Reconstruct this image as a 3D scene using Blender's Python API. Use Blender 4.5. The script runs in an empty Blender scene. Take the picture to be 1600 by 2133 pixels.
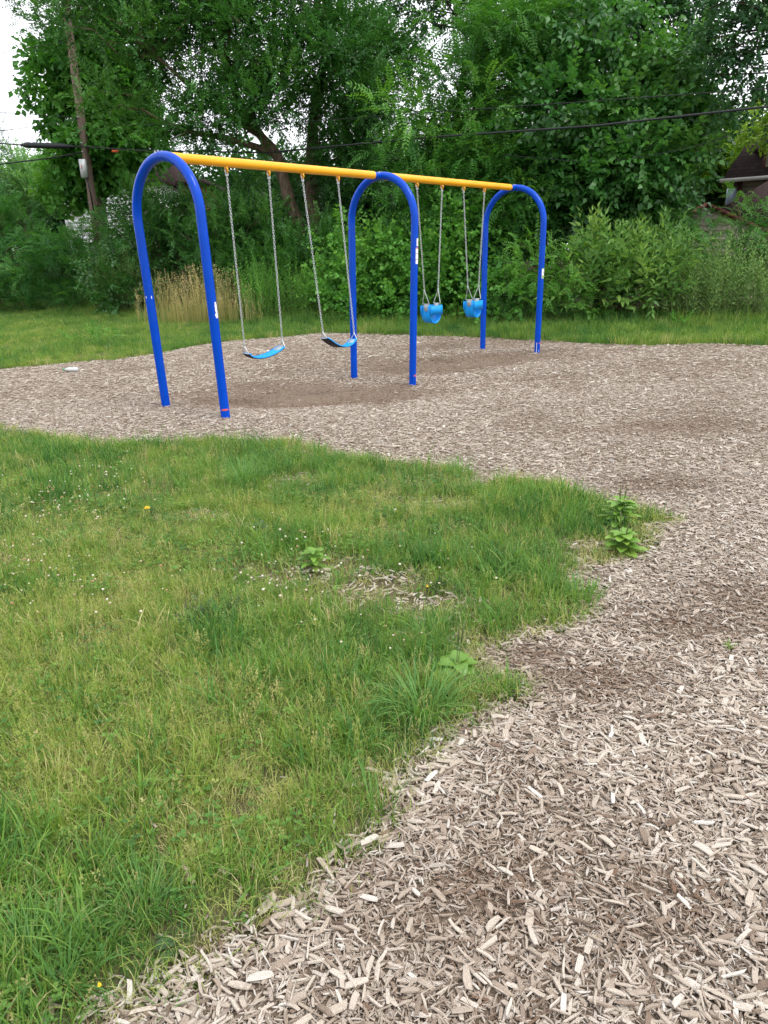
import bpy, bmesh, math, random
import numpy as np
from mathutils import Vector, Matrix

random.seed(7)
RNG = np.random.default_rng(7)
scene = bpy.context.scene
COL = scene.collection

# ------------------------------------------------------------------ camera
CAM_H = 1.518
PITCH, ROLL, FPX = 0.3425, -0.0305, 1500.0
FWD = np.array([0, math.cos(PITCH), -math.sin(PITCH)])
_up = np.array([0, math.sin(PITCH), math.cos(PITCH)])
_rt = np.array([1.0, 0, 0])
RT = math.cos(ROLL) * _rt + math.sin(ROLL) * _up
UP = -math.sin(ROLL) * _rt + math.cos(ROLL) * _up
CAM = np.array([0, 0, CAM_H])
cd = bpy.data.cameras.new('camera')
cd.sensor_fit = 'VERTICAL'; cd.sensor_height = 24.0
cd.lens = 24.0 * FPX / 2133.0
cd.clip_start = 0.05; cd.clip_end = 600
cam = bpy.data.objects.new('camera', cd); COL.objects.link(cam)
cam.matrix_world = Matrix(((RT[0], UP[0], -FWD[0], 0), (RT[1], UP[1], -FWD[1], 0),
                           (RT[2], UP[2], -FWD[2], CAM_H), (0, 0, 0, 1)))
scene.camera = cam

# ------------------------------------------------------------------ light: bright overcast day
SUN_DIR = Vector((0.42, -0.30, 0.86)).normalized()      # towards the sun
sun_el = math.asin(SUN_DIR.z); sun_az = math.atan2(SUN_DIR.x, SUN_DIR.y)
world = bpy.data.worlds.new('World'); scene.world = world; world.use_nodes = True
wn, wl = world.node_tree.nodes, world.node_tree.links
for n in list(wn): wn.remove(n)
sky = wn.new('ShaderNodeTexSky'); sky.sky_type = 'NISHITA'; sky.sun_disc = False
sky.sun_elevation = sun_el; sky.sun_rotation = sun_az
sky.air_density = 1.0; sky.dust_density = 6.0; sky.ozone_density = 1.0
hs = wn.new('ShaderNodeHueSaturation'); hs.inputs['Saturation'].default_value = 0.16
mixw = wn.new('ShaderNodeMix'); mixw.data_type = 'RGBA'
mixw.inputs['Factor'].default_value = 0.72            # an even cloud deck over the clear sky
mixw.inputs['B'].default_value = (13.2, 13.6, 14.2, 1)
bg = wn.new('ShaderNodeBackground'); bg.inputs['Strength'].default_value = 0.11
wo = wn.new('ShaderNodeOutputWorld')
wl.new(sky.outputs[0], hs.inputs['Color']); wl.new(hs.outputs[0], mixw.inputs['A'])
wl.new(mixw.outputs['Result'], bg.inputs['Color']); wl.new(bg.outputs[0], wo.inputs['Surface'])
sl = bpy.data.lights.new('sun', 'SUN'); sl.energy = 1.5; sl.angle = math.radians(22); sl.color = (1.0, 0.96, 0.90)
so = bpy.data.objects.new('sun', sl); COL.objects.link(so)
so.rotation_euler = Vector((0, 0, 1)).rotation_difference(SUN_DIR).to_euler()
vs = scene.view_settings
vs.view_transform = 'Standard'; vs.look = 'None'; vs.exposure = 0.52; vs.gamma = 1.0; vs.use_curve_mapping = False
cy = scene.cycles
cy.max_bounces = 5; cy.diffuse_bounces = 3; cy.glossy_bounces = 2; cy.transmission_bounces = 4
cy.use_adaptive_sampling = True; cy.adaptive_threshold = 0.03; cy.adaptive_min_samples = 16
cy.caustics_reflective = False; cy.caustics_refractive = False
cy.use_denoising = True; cy.denoiser = 'OPENIMAGEDENOISE'
cy.denoising_input_passes = 'RGB_ALBEDO_NORMAL'; cy.denoising_prefilter = 'NONE'

# ------------------------------------------------------------------ helpers
def at(px, py, Y):
    """world point seen at photo pixel (px,py) at distance Y ahead"""
    d = FWD + RT * (px - 800) / FPX - UP * (py - 1066.5) / FPX
    return CAM + d * (Y / d[1])

def g0(px, py, z=0.0):
    d = FWD + RT * (px - 800) / FPX - UP * (py - 1066.5) / FPX
    return (CAM + d * ((z - CAM_H) / d[2]))[:2]

ZV = np.array([0, 0, 1.0])
YAW = 0.8502                                          # heading of the swing beam
BV = np.array([math.cos(YAW), math.sin(YAW), 0]); SV = np.array([math.sin(YAW), -math.cos(YAW), 0])

def sstep(a, b, x):
    t = np.clip((np.asarray(x, float) - a) / (b - a), 0, 1); return t * t * (3 - 2 * t)

def vnoise(x, y, seed=0):
    x = np.asarray(x, float); y = np.asarray(y, float)
    xi = np.floor(x).astype(np.int64); yi = np.floor(y).astype(np.int64)
    fx = x - xi; fy = y - yi; fx = fx * fx * (3 - 2 * fx); fy = fy * fy * (3 - 2 * fy)
    def h(a, b):
        n = (a * 374761393 + b * 668265263 + seed * 982451653) & 0x7fffffff
        n = ((n ^ (n >> 13)) * 1274126177) & 0x7fffffff
        return ((n ^ (n >> 16)) & 0xffff) / 65535.0
    return (h(xi, yi) * (1 - fx) + h(xi + 1, yi) * fx) * (1 - fy) + (h(xi, yi + 1) * (1 - fx) + h(xi + 1, yi + 1) * fx) * fy

def fbm(x, y, seed=0, oct=3):
    s = 0; a = 0.5; t = 0
    for i in range(oct):
        s = s + a * vnoise(x * 2 ** i, y * 2 ** i, seed + i * 17); t += a; a *= 0.5
    return s / t

def mesh_obj(name, verts, faces, mat, parent=None, smooth=False, base=(0, 0, 0), attrs=None, mats=None, midx=None):
    """numpy mesh builder; faces: (M,k) array or list of index lists. verts in world space."""
    me = bpy.data.meshes.new(name)
    v = np.asarray(verts, np.float32).reshape(-1, 3) - np.asarray(base, np.float32)
    if isinstance(faces, np.ndarray):
        M, k = faces.shape
        tot = np.full(M, k, np.int32); flat = faces.astype(np.int32).ravel()
    else:
        tot = np.array([len(f) for f in faces], np.int32); flat = np.array([i for f in faces for i in f], np.int32); M = len(tot)
    me.vertices.add(len(v)); me.vertices.foreach_set('co', v.ravel())
    me.loops.add(len(flat)); me.loops.foreach_set('vertex_index', flat)
    me.polygons.add(M)
    st = np.zeros(M, np.int32); st[1:] = np.cumsum(tot)[:-1]
    me.polygons.foreach_set('loop_start', st)
    if smooth: me.polygons.foreach_set('use_smooth', np.ones(M, bool))
    for mm in (mats or [mat]): me.materials.append(mm)
    if midx is not None: me.polygons.foreach_set('material_index', np.asarray(midx, np.int32))
    if attrs:
        for nm, arr in attrs.items():
            a = me.attributes.new(nm, 'FLOAT', 'POINT'); a.data.foreach_set('value', np.asarray(arr, np.float32))
    me.update(calc_edges=True); me.validate()
    o = bpy.data.objects.new(name, me); COL.objects.link(o)
    if parent is not None: o.parent = parent
    else: o.location = base
    return o

def thing(name, label, cat, loc=(0, 0, 0), group=None):
    o = bpy.data.objects.new(name, None); COL.objects.link(o); o.location = [float(q) for q in loc]
    o.empty_display_size = 0.2
    o['label'] = label; o['category'] = cat
    if group: o['group'] = group
    return o

def tag(o, label, cat, group=None):
    o['label'] = label; o['category'] = cat
    if group: o['group'] = group
    return o

class MB:
    """collects polygons for one mesh object"""
    def __init__(s): s.v = []; s.f = []; s.m = []; s.n = 0
    def add(s, v, f, m=0):
        v = np.asarray(v, float).reshape(-1, 3)
        s.v.append(v); s.f += [[i + s.n for i in q] for q in f]; s.m += [m] * len(f); s.n += len(v); return s
    def box(s, lo, hi, m=0, R=None, c=None):
        x0, y0, z0 = lo; x1, y1, z1 = hi
        v = np.array([(x0, y0, z0), (x1, y0, z0), (x1, y1, z0), (x0, y1, z0), (x0, y0, z1), (x1, y0, z1), (x1, y1, z1), (x0, y1, z1)], float)
        if R is not None: v = v @ np.asarray(R).T
        if c is not None: v = v + np.asarray(c)
        return s.add(v, [(0, 3, 2, 1), (4, 5, 6, 7), (0, 1, 5, 4), (1, 2, 6, 5), (2, 3, 7, 6), (3, 0, 4, 7)], m)
    def tube(s, pts, rad, n=12, m=0, cap=True):
        pts = np.asarray(pts, float); K = len(pts); rad = np.broadcast_to(np.asarray(rad, float), (K,))
        t = np.gradient(pts, axis=0); t /= np.linalg.norm(t, axis=1)[:, None] + 1e-12
        ref = np.array([0, 0, 1.0]) if abs(t[0, 2]) < 0.9 else np.array([1.0, 0, 0])
        u = np.cross(t[0], ref); u /= np.linalg.norm(u); V = []
        ang = np.arange(n) * 2 * math.pi / n
        for i in range(K):
            u = u - t[i] * (u @ t[i]); u /= np.linalg.norm(u); w = np.cross(t[i], u)
            V.append(pts[i] + rad[i] * (np.cos(ang)[:, None] * u + np.sin(ang)[:, None] * w))
        F = [(i * n + j, i * n + (j + 1) % n, (i + 1) * n + (j + 1) % n, (i + 1) * n + j) for i in range(K - 1) for j in range(n)]
        if cap: F += [tuple(range(n - 1, -1, -1)), tuple((K - 1) * n + j for j in range(n))]
        return s.add(np.concatenate(V), F, m)
    def build(s, name, mat, parent=None, base=(0, 0, 0), smooth=False, mats=None, auto=False):
        o = mesh_obj(name, np.concatenate(s.v), s.f, mat, parent, smooth, base, mats=mats, midx=s.m if mats else None)
        if auto:
            sm = np.ones(len(o.data.polygons), bool); o.data.polygons.foreach_set('use_smooth', sm)
            try: o.data.set_sharp_from_angle(angle=math.radians(35))
            except Exception: pass
        return o

# ------------------------------------------------------------------ materials
def newmat(name):
    m = bpy.data.materials.new(name); m.use_nodes = True
    nt = m.node_tree; return m, nt.nodes, nt.links, nt.nodes['Principled BSDF']

def rgba(c): return (c[0], c[1], c[2], 1.0)

def ramp(N, stops):
    r = N.new('ShaderNodeValToRGB'); e = r.color_ramp.elements
    while len(e) < len(stops): e.new(0.5)
    for k, (p, c) in enumerate(stops): e[k].position = p; e[k].color = rgba(c)
    return r

def simple(name, col, rough=0.5, metal=0.0, spec=0.5, var=0.0, scale=8.0, bump=0.0, bscale=60.0, coat=0.0):
    m, N, L, b = newmat(name)
    b.inputs['Roughness'].default_value = rough; b.inputs['Metallic'].default_value = metal
    b.inputs['Specular IOR Level'].default_value = spec
    if coat: b.inputs['Coat Weight'].default_value = coat; b.inputs['Coat Roughness'].default_value = 0.08
    tc = N.new('ShaderNodeTexCoord')
    if var > 0:
        nz = N.new('ShaderNodeTexNoise'); nz.inputs['Scale'].default_value = scale; nz.inputs['Detail'].default_value = 5
        L.new(tc.outputs['Object'], nz.inputs['Vector'])
        r = ramp(N, [(0.3, [c * (1 - var) for c in col]), (0.7, [min(1, c * (1 + var)) for c in col])])
        L.new(nz.outputs['Fac'], r.inputs['Fac']); L.new(r.outputs['Color'], b.inputs['Base Color'])
    else: b.inputs['Base Color'].default_value = rgba(col)
    if bump > 0:
        n2 = N.new('ShaderNodeTexNoise'); n2.inputs['Scale'].default_value = bscale; n2.inputs['Detail'].default_value = 6
        L.new(tc.outputs['Object'], n2.inputs['Vector'])
        bp = N.new('ShaderNodeBump'); bp.inputs['Strength'].default_value = bump; bp.inputs['Distance'].default_value = 0.01
        L.new(n2.outputs['Fac'], bp.inputs['Height']); L.new(bp.outputs['Normal'], b.inputs['Normal'])
    return m

def leaf_mat(name, cols, trans=0.35, rough=0.5, instancer=False, spec=0.2):
    """cols: colours along the 'tint' attribute (a leaf's own hue)"""
    m, N, L, b = newmat(name)
    a = N.new('ShaderNodeAttribute'); a.attribute_name = 'tint'
    if instancer: a.attribute_type = 'INSTANCER'
    r = ramp(N, [(i / (len(cols) - 1), c) for i, c in enumerate(cols)])
    if instancer:
        oi = N.new('ShaderNodeObjectInfo'); ad = N.new('ShaderNodeMath'); ad.operation = 'MULTIPLY_ADD'
        ad.inputs[1].default_value = 0.22; L.new(oi.outputs['Random'], ad.inputs[0])
        sb = N.new('ShaderNodeMath'); sb.operation = 'SUBTRACT'; sb.inputs[1].default_value = 0.11
        L.new(a.outputs['Fac'], sb.inputs[0]); L.new(sb.outputs[0], ad.inputs[2]); L.new(ad.outputs[0], r.inputs['Fac'])
    else: L.new(a.outputs['Fac'], r.inputs['Fac'])
    L.new(r.outputs['Color'], b.inputs['Base Color'])
    b.inputs['Roughness'].default_value = rough; b.inputs['Specular IOR Level'].default_value = spec
    tr = N.new('ShaderNodeBsdfTranslucent')
    g = N.new('ShaderNodeMix'); g.data_type = 'RGBA'; g.blend_type = 'MULTIPLY'; g.inputs['Factor'].default_value = 1
    g.inputs['B'].default_value = (1.3, 1.35, 0.6, 1); L.new(r.outputs['Color'], g.inputs['A']); L.new(g.outputs['Result'], tr.inputs['Color'])
    mx = N.new('ShaderNodeMixShader'); mx.inputs['Fac'].default_value = trans
    L.new(b.outputs[0], mx.inputs[1]); L.new(tr.outputs[0], mx.inputs[2])
    L.new(mx.outputs[0], N['Material Output'].inputs['Surface'])
    return m

M_BLUE = simple('blue_powder_coat', (0.0003, 0.056, 0.46), 0.22, 0, 0.20, 0.08, 3, 0.02, 300)
M_YELLOW = simple('yellow_powder_coat', (0.86, 0.39, 0.006), 0.30, 0, 0.5, 0.05, 3, 0.02, 300)
M_SEAT = simple('blue_seat_plastic', (0.003, 0.27, 0.74), 0.42, 0, 0.28, 0.06, 9, 0.05, 200)
M_SEATU = simple('black_rubber', (0.018, 0.02, 0.032), 0.6, 0, 0.4, 0.1, 9)
M_STEEL = simple('galvanised_steel', (0.50, 0.52, 0.53), 0.40, 0.6, 0.5, 0.18, 60)
M_PLATE = simple('grey_rivet_plate', (0.36, 0.39, 0.42), 0.45, 0.3, 0.5, 0.1, 30)
M_WHITE = simple('white_sticker', (0.80, 0.80, 0.79), 0.5, 0, 0.4, 0.03, 20)
M_RED = simple('red_tape', (0.62, 0.09, 0.07), 0.55, 0, 0.4, 0.1, 30)
M_GREENST = simple('green_sticker_print', (0.32, 0.50, 0.10), 0.5)
M_GREY = simple('grey_print', (0.25, 0.26, 0.28), 0.5)
M_BLACKC = simple('black_cable', (0.012, 0.013, 0.016), 0.5, 0, 0.4)
M_BOX = simple('grey_metal_box', (0.55, 0.57, 0.58), 0.45, 0.2, 0.5, 0.08, 12)
M_ORANGE = simple('orange_marker', (0.75, 0.12, 0.03), 0.6)
M_GLASS = simple('window_glass', (0.30, 0.36, 0.33), 0.08, 0, 0.8)

def wood_pole_mat(name, c1, c2, sx=26.0, sz=1.2, bump=0.5):
    m, N, L, b = newmat(name)
    tc = N.new('ShaderNodeTexCoord'); mp = N.new('ShaderNodeMapping'); mp.inputs['Scale'].default_value = (sx, sx, sz)
    nz = N.new('ShaderNodeTexNoise'); nz.inputs['Scale'].default_value = 1; nz.inputs['Detail'].default_value = 7
    L.new(tc.outputs['Object'], mp.inputs[0]); L.new(mp.outputs[0], nz.inputs['Vector'])
    r = ramp(N, [(0.3, c1), (0.7, c2)]); L.new(nz.outputs['Fac'], r.inputs['Fac']); L.new(r.outputs['Color'], b.inputs['Base Color'])
    b.inputs['Roughness'].default_value = 0.85; b.inputs['Specular IOR Level'].default_value = 0.2
    bp = N.new('ShaderNodeBump'); bp.inputs['Strength'].default_value = bump; bp.inputs['Distance'].default_value = 0.02
    L.new(nz.outputs['Fac'], bp.inputs['Height']); L.new(bp.outputs['Normal'], b.inputs['Normal'])
    return m
M_POLE = wood_pole_mat('creosoted_pole', (0.085, 0.06, 0.046), (0.23, 0.17, 0.135))
M_BARK = wood_pole_mat('bark_brown', (0.075, 0.052, 0.036), (0.22, 0.16, 0.11), 14, 4, 0.8)
M_BARKD = wood_pole_mat('bark_dark', (0.018, 0.014, 0.011), (0.06, 0.047, 0.035), 14, 4, 0.8)
M_STEM = simple('green_stem', (0.10, 0.13, 0.045), 0.6, 0, 0.3, 0.2, 10)
M_PLANK = wood_pole_mat('weathered_plank', (0.10, 0.085, 0.07), (0.28, 0.25, 0.22), 3, 20, 0.4)

# ------------------------------------------------------------------ the ground: terrain, mulch bed, lawn
HX = [-40, -12, -9.8, -1, 7.6, 12, 40]; HY = [45, 26.5, 24.6, 17.6, 14.4, 13.2, 8]
def hedge_y(x): return np.interp(x, HX, HY)

near_px = [(0, 898), (60, 906), (120, 916), (200, 926), (290, 932), (380, 930), (450, 922), (520, 926), (590, 920), (640, 932), (700, 952),
           (780, 960), (860, 968), (930, 976), (985, 992), (1000, 1006), (1030, 1006), (1080, 998), (1150, 1004), (1195, 1030), (1260, 1048), (1330, 1062),
           (1415, 1084), (1360, 1098), (1345, 1140), (1290, 1166), (1225, 1172), (1195, 1192), (1190, 1215), (1240, 1240), (1232, 1268), (1190, 1296), (1110, 1318),
           (1040, 1340), (985, 1368), (1005, 1405), (1090, 1420), (1085, 1452), (1010, 1470), (975, 1505), (900, 1545), (845, 1590), (805, 1640),
           (798, 1700), (760, 1752), (700, 1795), (650, 1835), (640, 1868), (560, 1890), (520, 1930), (440, 1955), (425, 2000), (360, 2030),
           (300, 2078), (190, 2133)]
NEAR = [tuple(g0(*p)) for p in near_px]
far_px = [(1600, 722), (1480, 717), (1350, 720), (1230, 714), (1130, 708), (1000, 704), (880, 702), (760, 699), (660, 697), (560, 706), (470, 712), (400, 722), (330, 738),
          (240, 750), (200, 752), (130, 758), (60, 764), (0, 770)]
FAR = [tuple(g0(*p)) for p in far_px]
MULCH = np.array(NEAR + [(-0.72, 0.4), (-0.9, -3), (16, -3), (16, 7.5), (9.5, 10.3)] + FAR + [(-7.3, 10.6), (-7.2, 9.4), (-6.0, 8.9), (-4.9, 8.6), (-4.55, 8.1)])

def in_poly(x, y, poly=MULCH):
    x = np.asarray(x); y = np.asarray(y); c = np.zeros(x.shape, bool)
    n = len(poly)
    for i in range(n):
        x1, y1 = poly[i]; x2, y2 = poly[(i + 1) % n]
        if y1 == y2: continue
        k = ((y1 > y) != (y2 > y)) & (x < (x2 - x1) * (y - y1) / (y2 - y1) + x1)
        c ^= k
    return c

def edge_dist(x, y, poly=MULCH):
    """signed distance to the mulch outline: positive on the lawn"""
    d = np.full(np.shape(x), 1e9)
    n = len(poly)
    for i in range(n):
        ax, ay = poly[i]; bx, by = poly[(i + 1) % n]
        ex, ey = bx - ax, by - ay
        t = np.clip(((x - ax) * ex + (y - ay) * ey) / (ex * ex + ey * ey + 1e-12), 0, 1)
        d = np.minimum(d, np.hypot(x - ax - t * ex, y - ay - t * ey))
    return np.where(in_poly(x, y, poly), -d, d)

def gauss(x, y, cx, cy_, s): return np.exp(-0.5 * ((x - cx) ** 2 + (y - cy_) ** 2) / s ** 2)

def gz(x, y):
    x = np.asarray(x, float); y = np.asarray(y, float)
    z = 0.05 * gauss(x, y, -1.95, 7.45, 1.1) - 0.095 * gauss(x, y, 0.0, 9.8, 1.5) - 0.035 * gauss(x, y, 2.2, 12.2, 1.5)
    z = z - 0.075 * gauss(x, y, -1.15, 8.25, 0.42) - 0.06 * gauss(x, y, -0.35, 8.85, 0.42) - 0.05 * gauss(x, y, 0.85, 10.5, 0.4) - 0.05 * gauss(x, y, 1.55, 11.25, 0.4)
    h = hedge_y(x)
    z = z + 0.12 * sstep(h - 3.6, h, y)
    z = z + 0.03 * (fbm(x * 0.9, y * 0.9, 5) - 0.5)
    return z
def lawn_z(x, y): return gz(x, y)

def grid_sheet(xs, ys, zf, keep=None):
    X, Y = np.meshgrid(xs, ys); Z = zf(X, Y)
    nx, ny = len(xs), len(ys)
    I = np.arange(nx * ny).reshape(ny, nx)
    F = np.stack([I[:-1, :-1], I[:-1, 1:], I[1:, 1:], I[1:, :-1]], -1).reshape(-1, 4)
    V = np.stack([X, Y, Z], -1).reshape(-1, 3)
    if keep is not None:
        k = keep(V[:, 0], V[:, 1]); F = F[k[F].all(axis=1)]
        used = np.unique(F); mp = -np.ones(len(V), int); mp[used] = np.arange(len(used)); V = V[used]; F = mp[F]
    return V, F

# lawn soil
m, N, L, b = newmat('lawn_soil'); M_SOIL = m
tc = N.new('ShaderNodeTexCoord'); n1 = N.new('ShaderNodeTexNoise'); n1.inputs['Scale'].default_value = 1.3; n1.inputs['Detail'].default_value = 8
n2 = N.new('ShaderNodeTexNoise'); n2.inputs['Scale'].default_value = 45; n2.inputs['Detail'].default_value = 6
L.new(tc.outputs['Object'], n1.inputs['Vector']); L.new(tc.outputs['Object'], n2.inputs['Vector'])
r1 = ramp(N, [(0.35, (0.10, 0.085, 0.05)), (0.65, (0.085, 0.085, 0.04))]); r2 = ramp(N, [(0.35, (0.09, 0.065, 0.045)), (0.6, (0.13, 0.125, 0.06))])
L.new(n1.outputs['Fac'], r1.inputs['Fac']); L.new(n2.outputs['Fac'], r2.inputs['Fac'])
mx = N.new('ShaderNodeMix'); mx.data_type = 'RGBA'; mx.inputs['Factor'].default_value = 0.5
L.new(r1.outputs['Color'], mx.inputs['A']); L.new(r2.outputs['Color'], mx.inputs['B']); L.new(mx.outputs['Result'], b.inputs['Base Color'])
b.inputs['Roughness'].default_value = 0.95; b.inputs['Specular IOR Level'].default_value = 0.1

def spaced(lo, hi, fine_lo, fine_hi, fine, coarse):
    a = np.arange(lo, fine_lo, coarse); c = np.arange(fine_lo, fine_hi, fine); d = np.arange(fine_hi, hi + coarse, coarse)
    return np.unique(np.concatenate([a, c, d]))
V, F = grid_sheet(spaced(-300, 300, -16, 16, 0.25, 12), spaced(-60, 400, -4, 30, 0.25, 12), lambda x, y: gz(x, y) - 0.005)
ground = mesh_obj('ground', V, F, M_SOIL, smooth=True); ground['kind'] = 'structure'

# mulch base: dark fines between the chips
m, N, L, b = newmat('mulch_fines'); M_FINES = m
tc = N.new('ShaderNodeTexCoord')
n1 = N.new('ShaderNodeTexNoise'); n1.inputs['Scale'].default_value = 70; n1.inputs['Detail'].default_value = 8; n1.inputs['Roughness'].default_value = 0.7
n2 = N.new('ShaderNodeTexVoronoi'); n2.inputs['Scale'].default_value = 55
mp = N.new('ShaderNodeMapping'); mp.inputs['Scale'].default_value = (1, 2.2, 1); mp.inputs['Rotation'].default_value = (0, 0, 0.4)
L.new(tc.outputs['Object'], mp.inputs[0]); L.new(tc.outputs['Object'], n1.inputs['Vector']); L.new(mp.outputs[0], n2.inputs['Vector'])
r1 = ramp(N, [(0.3, (0.12, 0.085, 0.06)), (0.55, (0.26, 0.20, 0.15)), (0.75, (0.40, 0.33, 0.26))])
L.new(n1.outputs['Fac'], r1.inputs['Fac'])
mx = N.new('ShaderNodeMix'); mx.data_type = 'RGBA'; mx.blend_type = 'MULTIPLY'; mx.inputs['Factor'].default_value = 0.5
L.new(r1.outputs['Color'], mx.inputs['A']); L.new(n2.outputs['Distance'], mx.inputs['B']); L.new(mx.outputs['Result'], b.inputs['Base Color'])
b.inputs['Roughness'].default_value = 0.95; b.inputs['Specular IOR Level'].default_value = 0.1
bp = N.new('ShaderNodeBump'); bp.inputs['Strength'].default_value = 0.8; bp.inputs['Distance'].default_value = 0.01
L.new(n1.outputs['Fac'], bp.inputs['Height']); L.new(bp.outputs['Normal'], b.inputs['Normal'])
def keep_mulch(x, y):
    w = 0.05 * (fbm(x * 5, y * 5, 40) - 0.5) * 2
    return edge_dist(x, y) < w
V, F = grid_sheet(np.arange(-7.6, 15.9, 0.09), np.arange(-2.9, 15.9, 0.09), lambda x, y: gz(x, y) + 0.004, keep_mulch)
mulch_bed = mesh_obj('mulch_bed', V, F, M_FINES, smooth=True); mulch_bed['kind'] = 'structure'

# ---- instancing helper for uncountable stuff (chips, grass)
def variant_collection(name, meshes):
    c = bpy.data.collections.new(name)
    for i, me in enumerate(meshes):
        o = bpy.data.objects.new('%s_%02d' % (name, i), me); c.objects.link(o)
    return c

def scatter(name, pts, rot, scl, idx, tint, coll, mat, parent=None):
    me = bpy.data.meshes.new(name)
    pts = np.asarray(pts, np.float32); n = len(pts)
    me.vertices.add(n); me.vertices.foreach_set('co', pts.ravel())
    a = me.attributes.new('rot', 'FLOAT_VECTOR', 'POINT'); a.data.foreach_set('vector', np.asarray(rot, np.float32).ravel())
    a = me.attributes.new('scl', 'FLOAT_VECTOR', 'POINT'); a.data.foreach_set('vector', np.asarray(scl, np.float32).ravel())
    a = me.attributes.new('idx', 'INT', 'POINT'); a.data.foreach_set('value', np.asarray(idx, np.int32))
    a = me.attributes.new('tint', 'FLOAT', 'POINT'); a.data.foreach_set('value', np.asarray(tint, np.float32))
    me.materials.append(mat)
    o = bpy.data.objects.new(name, me); COL.objects.link(o)
    if parent is not None: o.parent = parent
    ng = bpy.data.node_groups.new(name + '_scatter', 'GeometryNodeTree')
    ng.interface.new_socket('Geometry', in_out='INPUT', socket_type='NodeSocketGeometry')
    ng.interface.new_socket('Geometry', in_out='OUTPUT', socket_type='NodeSocketGeometry')
    N, L = ng.nodes, ng.links
    gi = N.new('NodeGroupInput'); go = N.new('NodeGroupOutput')
    iop = N.new('GeometryNodeInstanceOnPoints'); ci = N.new('GeometryNodeCollectionInfo')
    ci.inputs['Collection'].default_value = coll; ci.inputs['Separate Children'].default_value = True; ci.inputs['Reset Children'].default_value = True
    def na(nm, t):
        q = N.new('GeometryNodeInputNamedAttribute'); q.data_type = t; q.inputs['Name'].default_value = nm; return q.outputs['Attribute']
    L.new(gi.outputs[0], iop.inputs['Points']); L.new(ci.outputs[0], iop.inputs['Instance'])
    iop.inputs['Pick Instance'].default_value = True
    L.new(na('idx', 'INT'), iop.inputs['Instance Index'])
    L.new(na('rot', 'FLOAT_VECTOR'), iop.inputs['Rotation']); L.new(na('scl', 'FLOAT_VECTOR'), iop.inputs['Scale'])
    L.new(iop.outputs[0], go.inputs[0])
    md = o.modifiers.new('scatter', 'NODES'); md.node_group = ng
    return o

def raw_mesh(name, V, F, mat, smooth=False):
    me = bpy.data.meshes.new(name); me.from_pydata([tuple(map(float, v)) for v in V], [], [tuple(map(int, f)) for f in F]); me.materials.append(mat)
    if smooth: me.polygons.foreach_set('use_smooth', np.ones(len(me.polygons), bool))
    me.update(); return me

def in_view(x, y, margin=1.2, ymax=60):
    """inside the photographed wedge of ground, a step wider on each side"""
    y_ = np.maximum(y, 0.0)
    return (np.abs(x) < 0.60 * y_ + 0.35 + margin) & (y > 0.6) & (y < ymax)

# ---- wood chips
m, N, L, b = newmat('wood_chip'); M_CHIP = m
oi = N.new('ShaderNodeObjectInfo'); a = N.new('ShaderNodeAttribute'); a.attribute_name = 'tint'; a.attribute_type = 'INSTANCER'
r1 = ramp(N, [(0.0, (0.20, 0.148, 0.112)), (0.12, (0.38, 0.305, 0.245)), (0.45, (0.535, 0.455, 0.38)), (0.75, (0.61, 0.535, 0.46)), (0.95, (0.66, 0.60, 0.535)), (1.0, (0.74, 0.70, 0.65))])
L.new(oi.outputs['Random'], r1.inputs['Fac'])
tc = N.new('ShaderNodeTexCoord'); mp = N.new('ShaderNodeMapping'); mp.inputs['Scale'].default_value = (3, 40, 40)
nz = N.new('ShaderNodeTexNoise'); nz.inputs['Scale'].default_value = 1.4; nz.inputs['Detail'].default_value = 6
L.new(tc.outputs['Object'], mp.inputs[0]); L.new(mp.outputs[0], nz.inputs['Vector'])
r2 = ramp(N, [(0.3, (0.55, 0.52, 0.48)), (0.6, (1, 1, 1))]); L.new(nz.outputs['Fac'], r2.inputs['Fac'])
mu = N.new('ShaderNodeMix'); mu.data_type = 'RGBA'; mu.blend_type = 'MULTIPLY'; mu.inputs['Factor'].default_value = 0.8
L.new(r1.outputs['Color'], mu.inputs['A']); L.new(r2.outputs['Color'], mu.inputs['B'])
m2 = N.new('ShaderNodeMix'); m2.data_type = 'RGBA'; m2.inputs['B'].default_value = (0.155, 0.092, 0.058, 1)
L.new(a.outputs['Fac'], m2.inputs['Factor']); L.new(mu.outputs['Result'], m2.inputs['A']); L.new(m2.outputs['Result'], b.inputs['Base Color'])
b.inputs['Roughness'].default_value = 0.85; b.inputs['Specular IOR Level'].default_value = 0.15
bp = N.new('ShaderNodeBump'); bp.inputs['Strength'].default_value = 0.5; bp.inputs['Distance'].default_value = 0.02
L.new(nz.outputs['Fac'], bp.inputs['Height']); L.new(bp.outputs['Normal'], b.inputs['Normal'])

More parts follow.
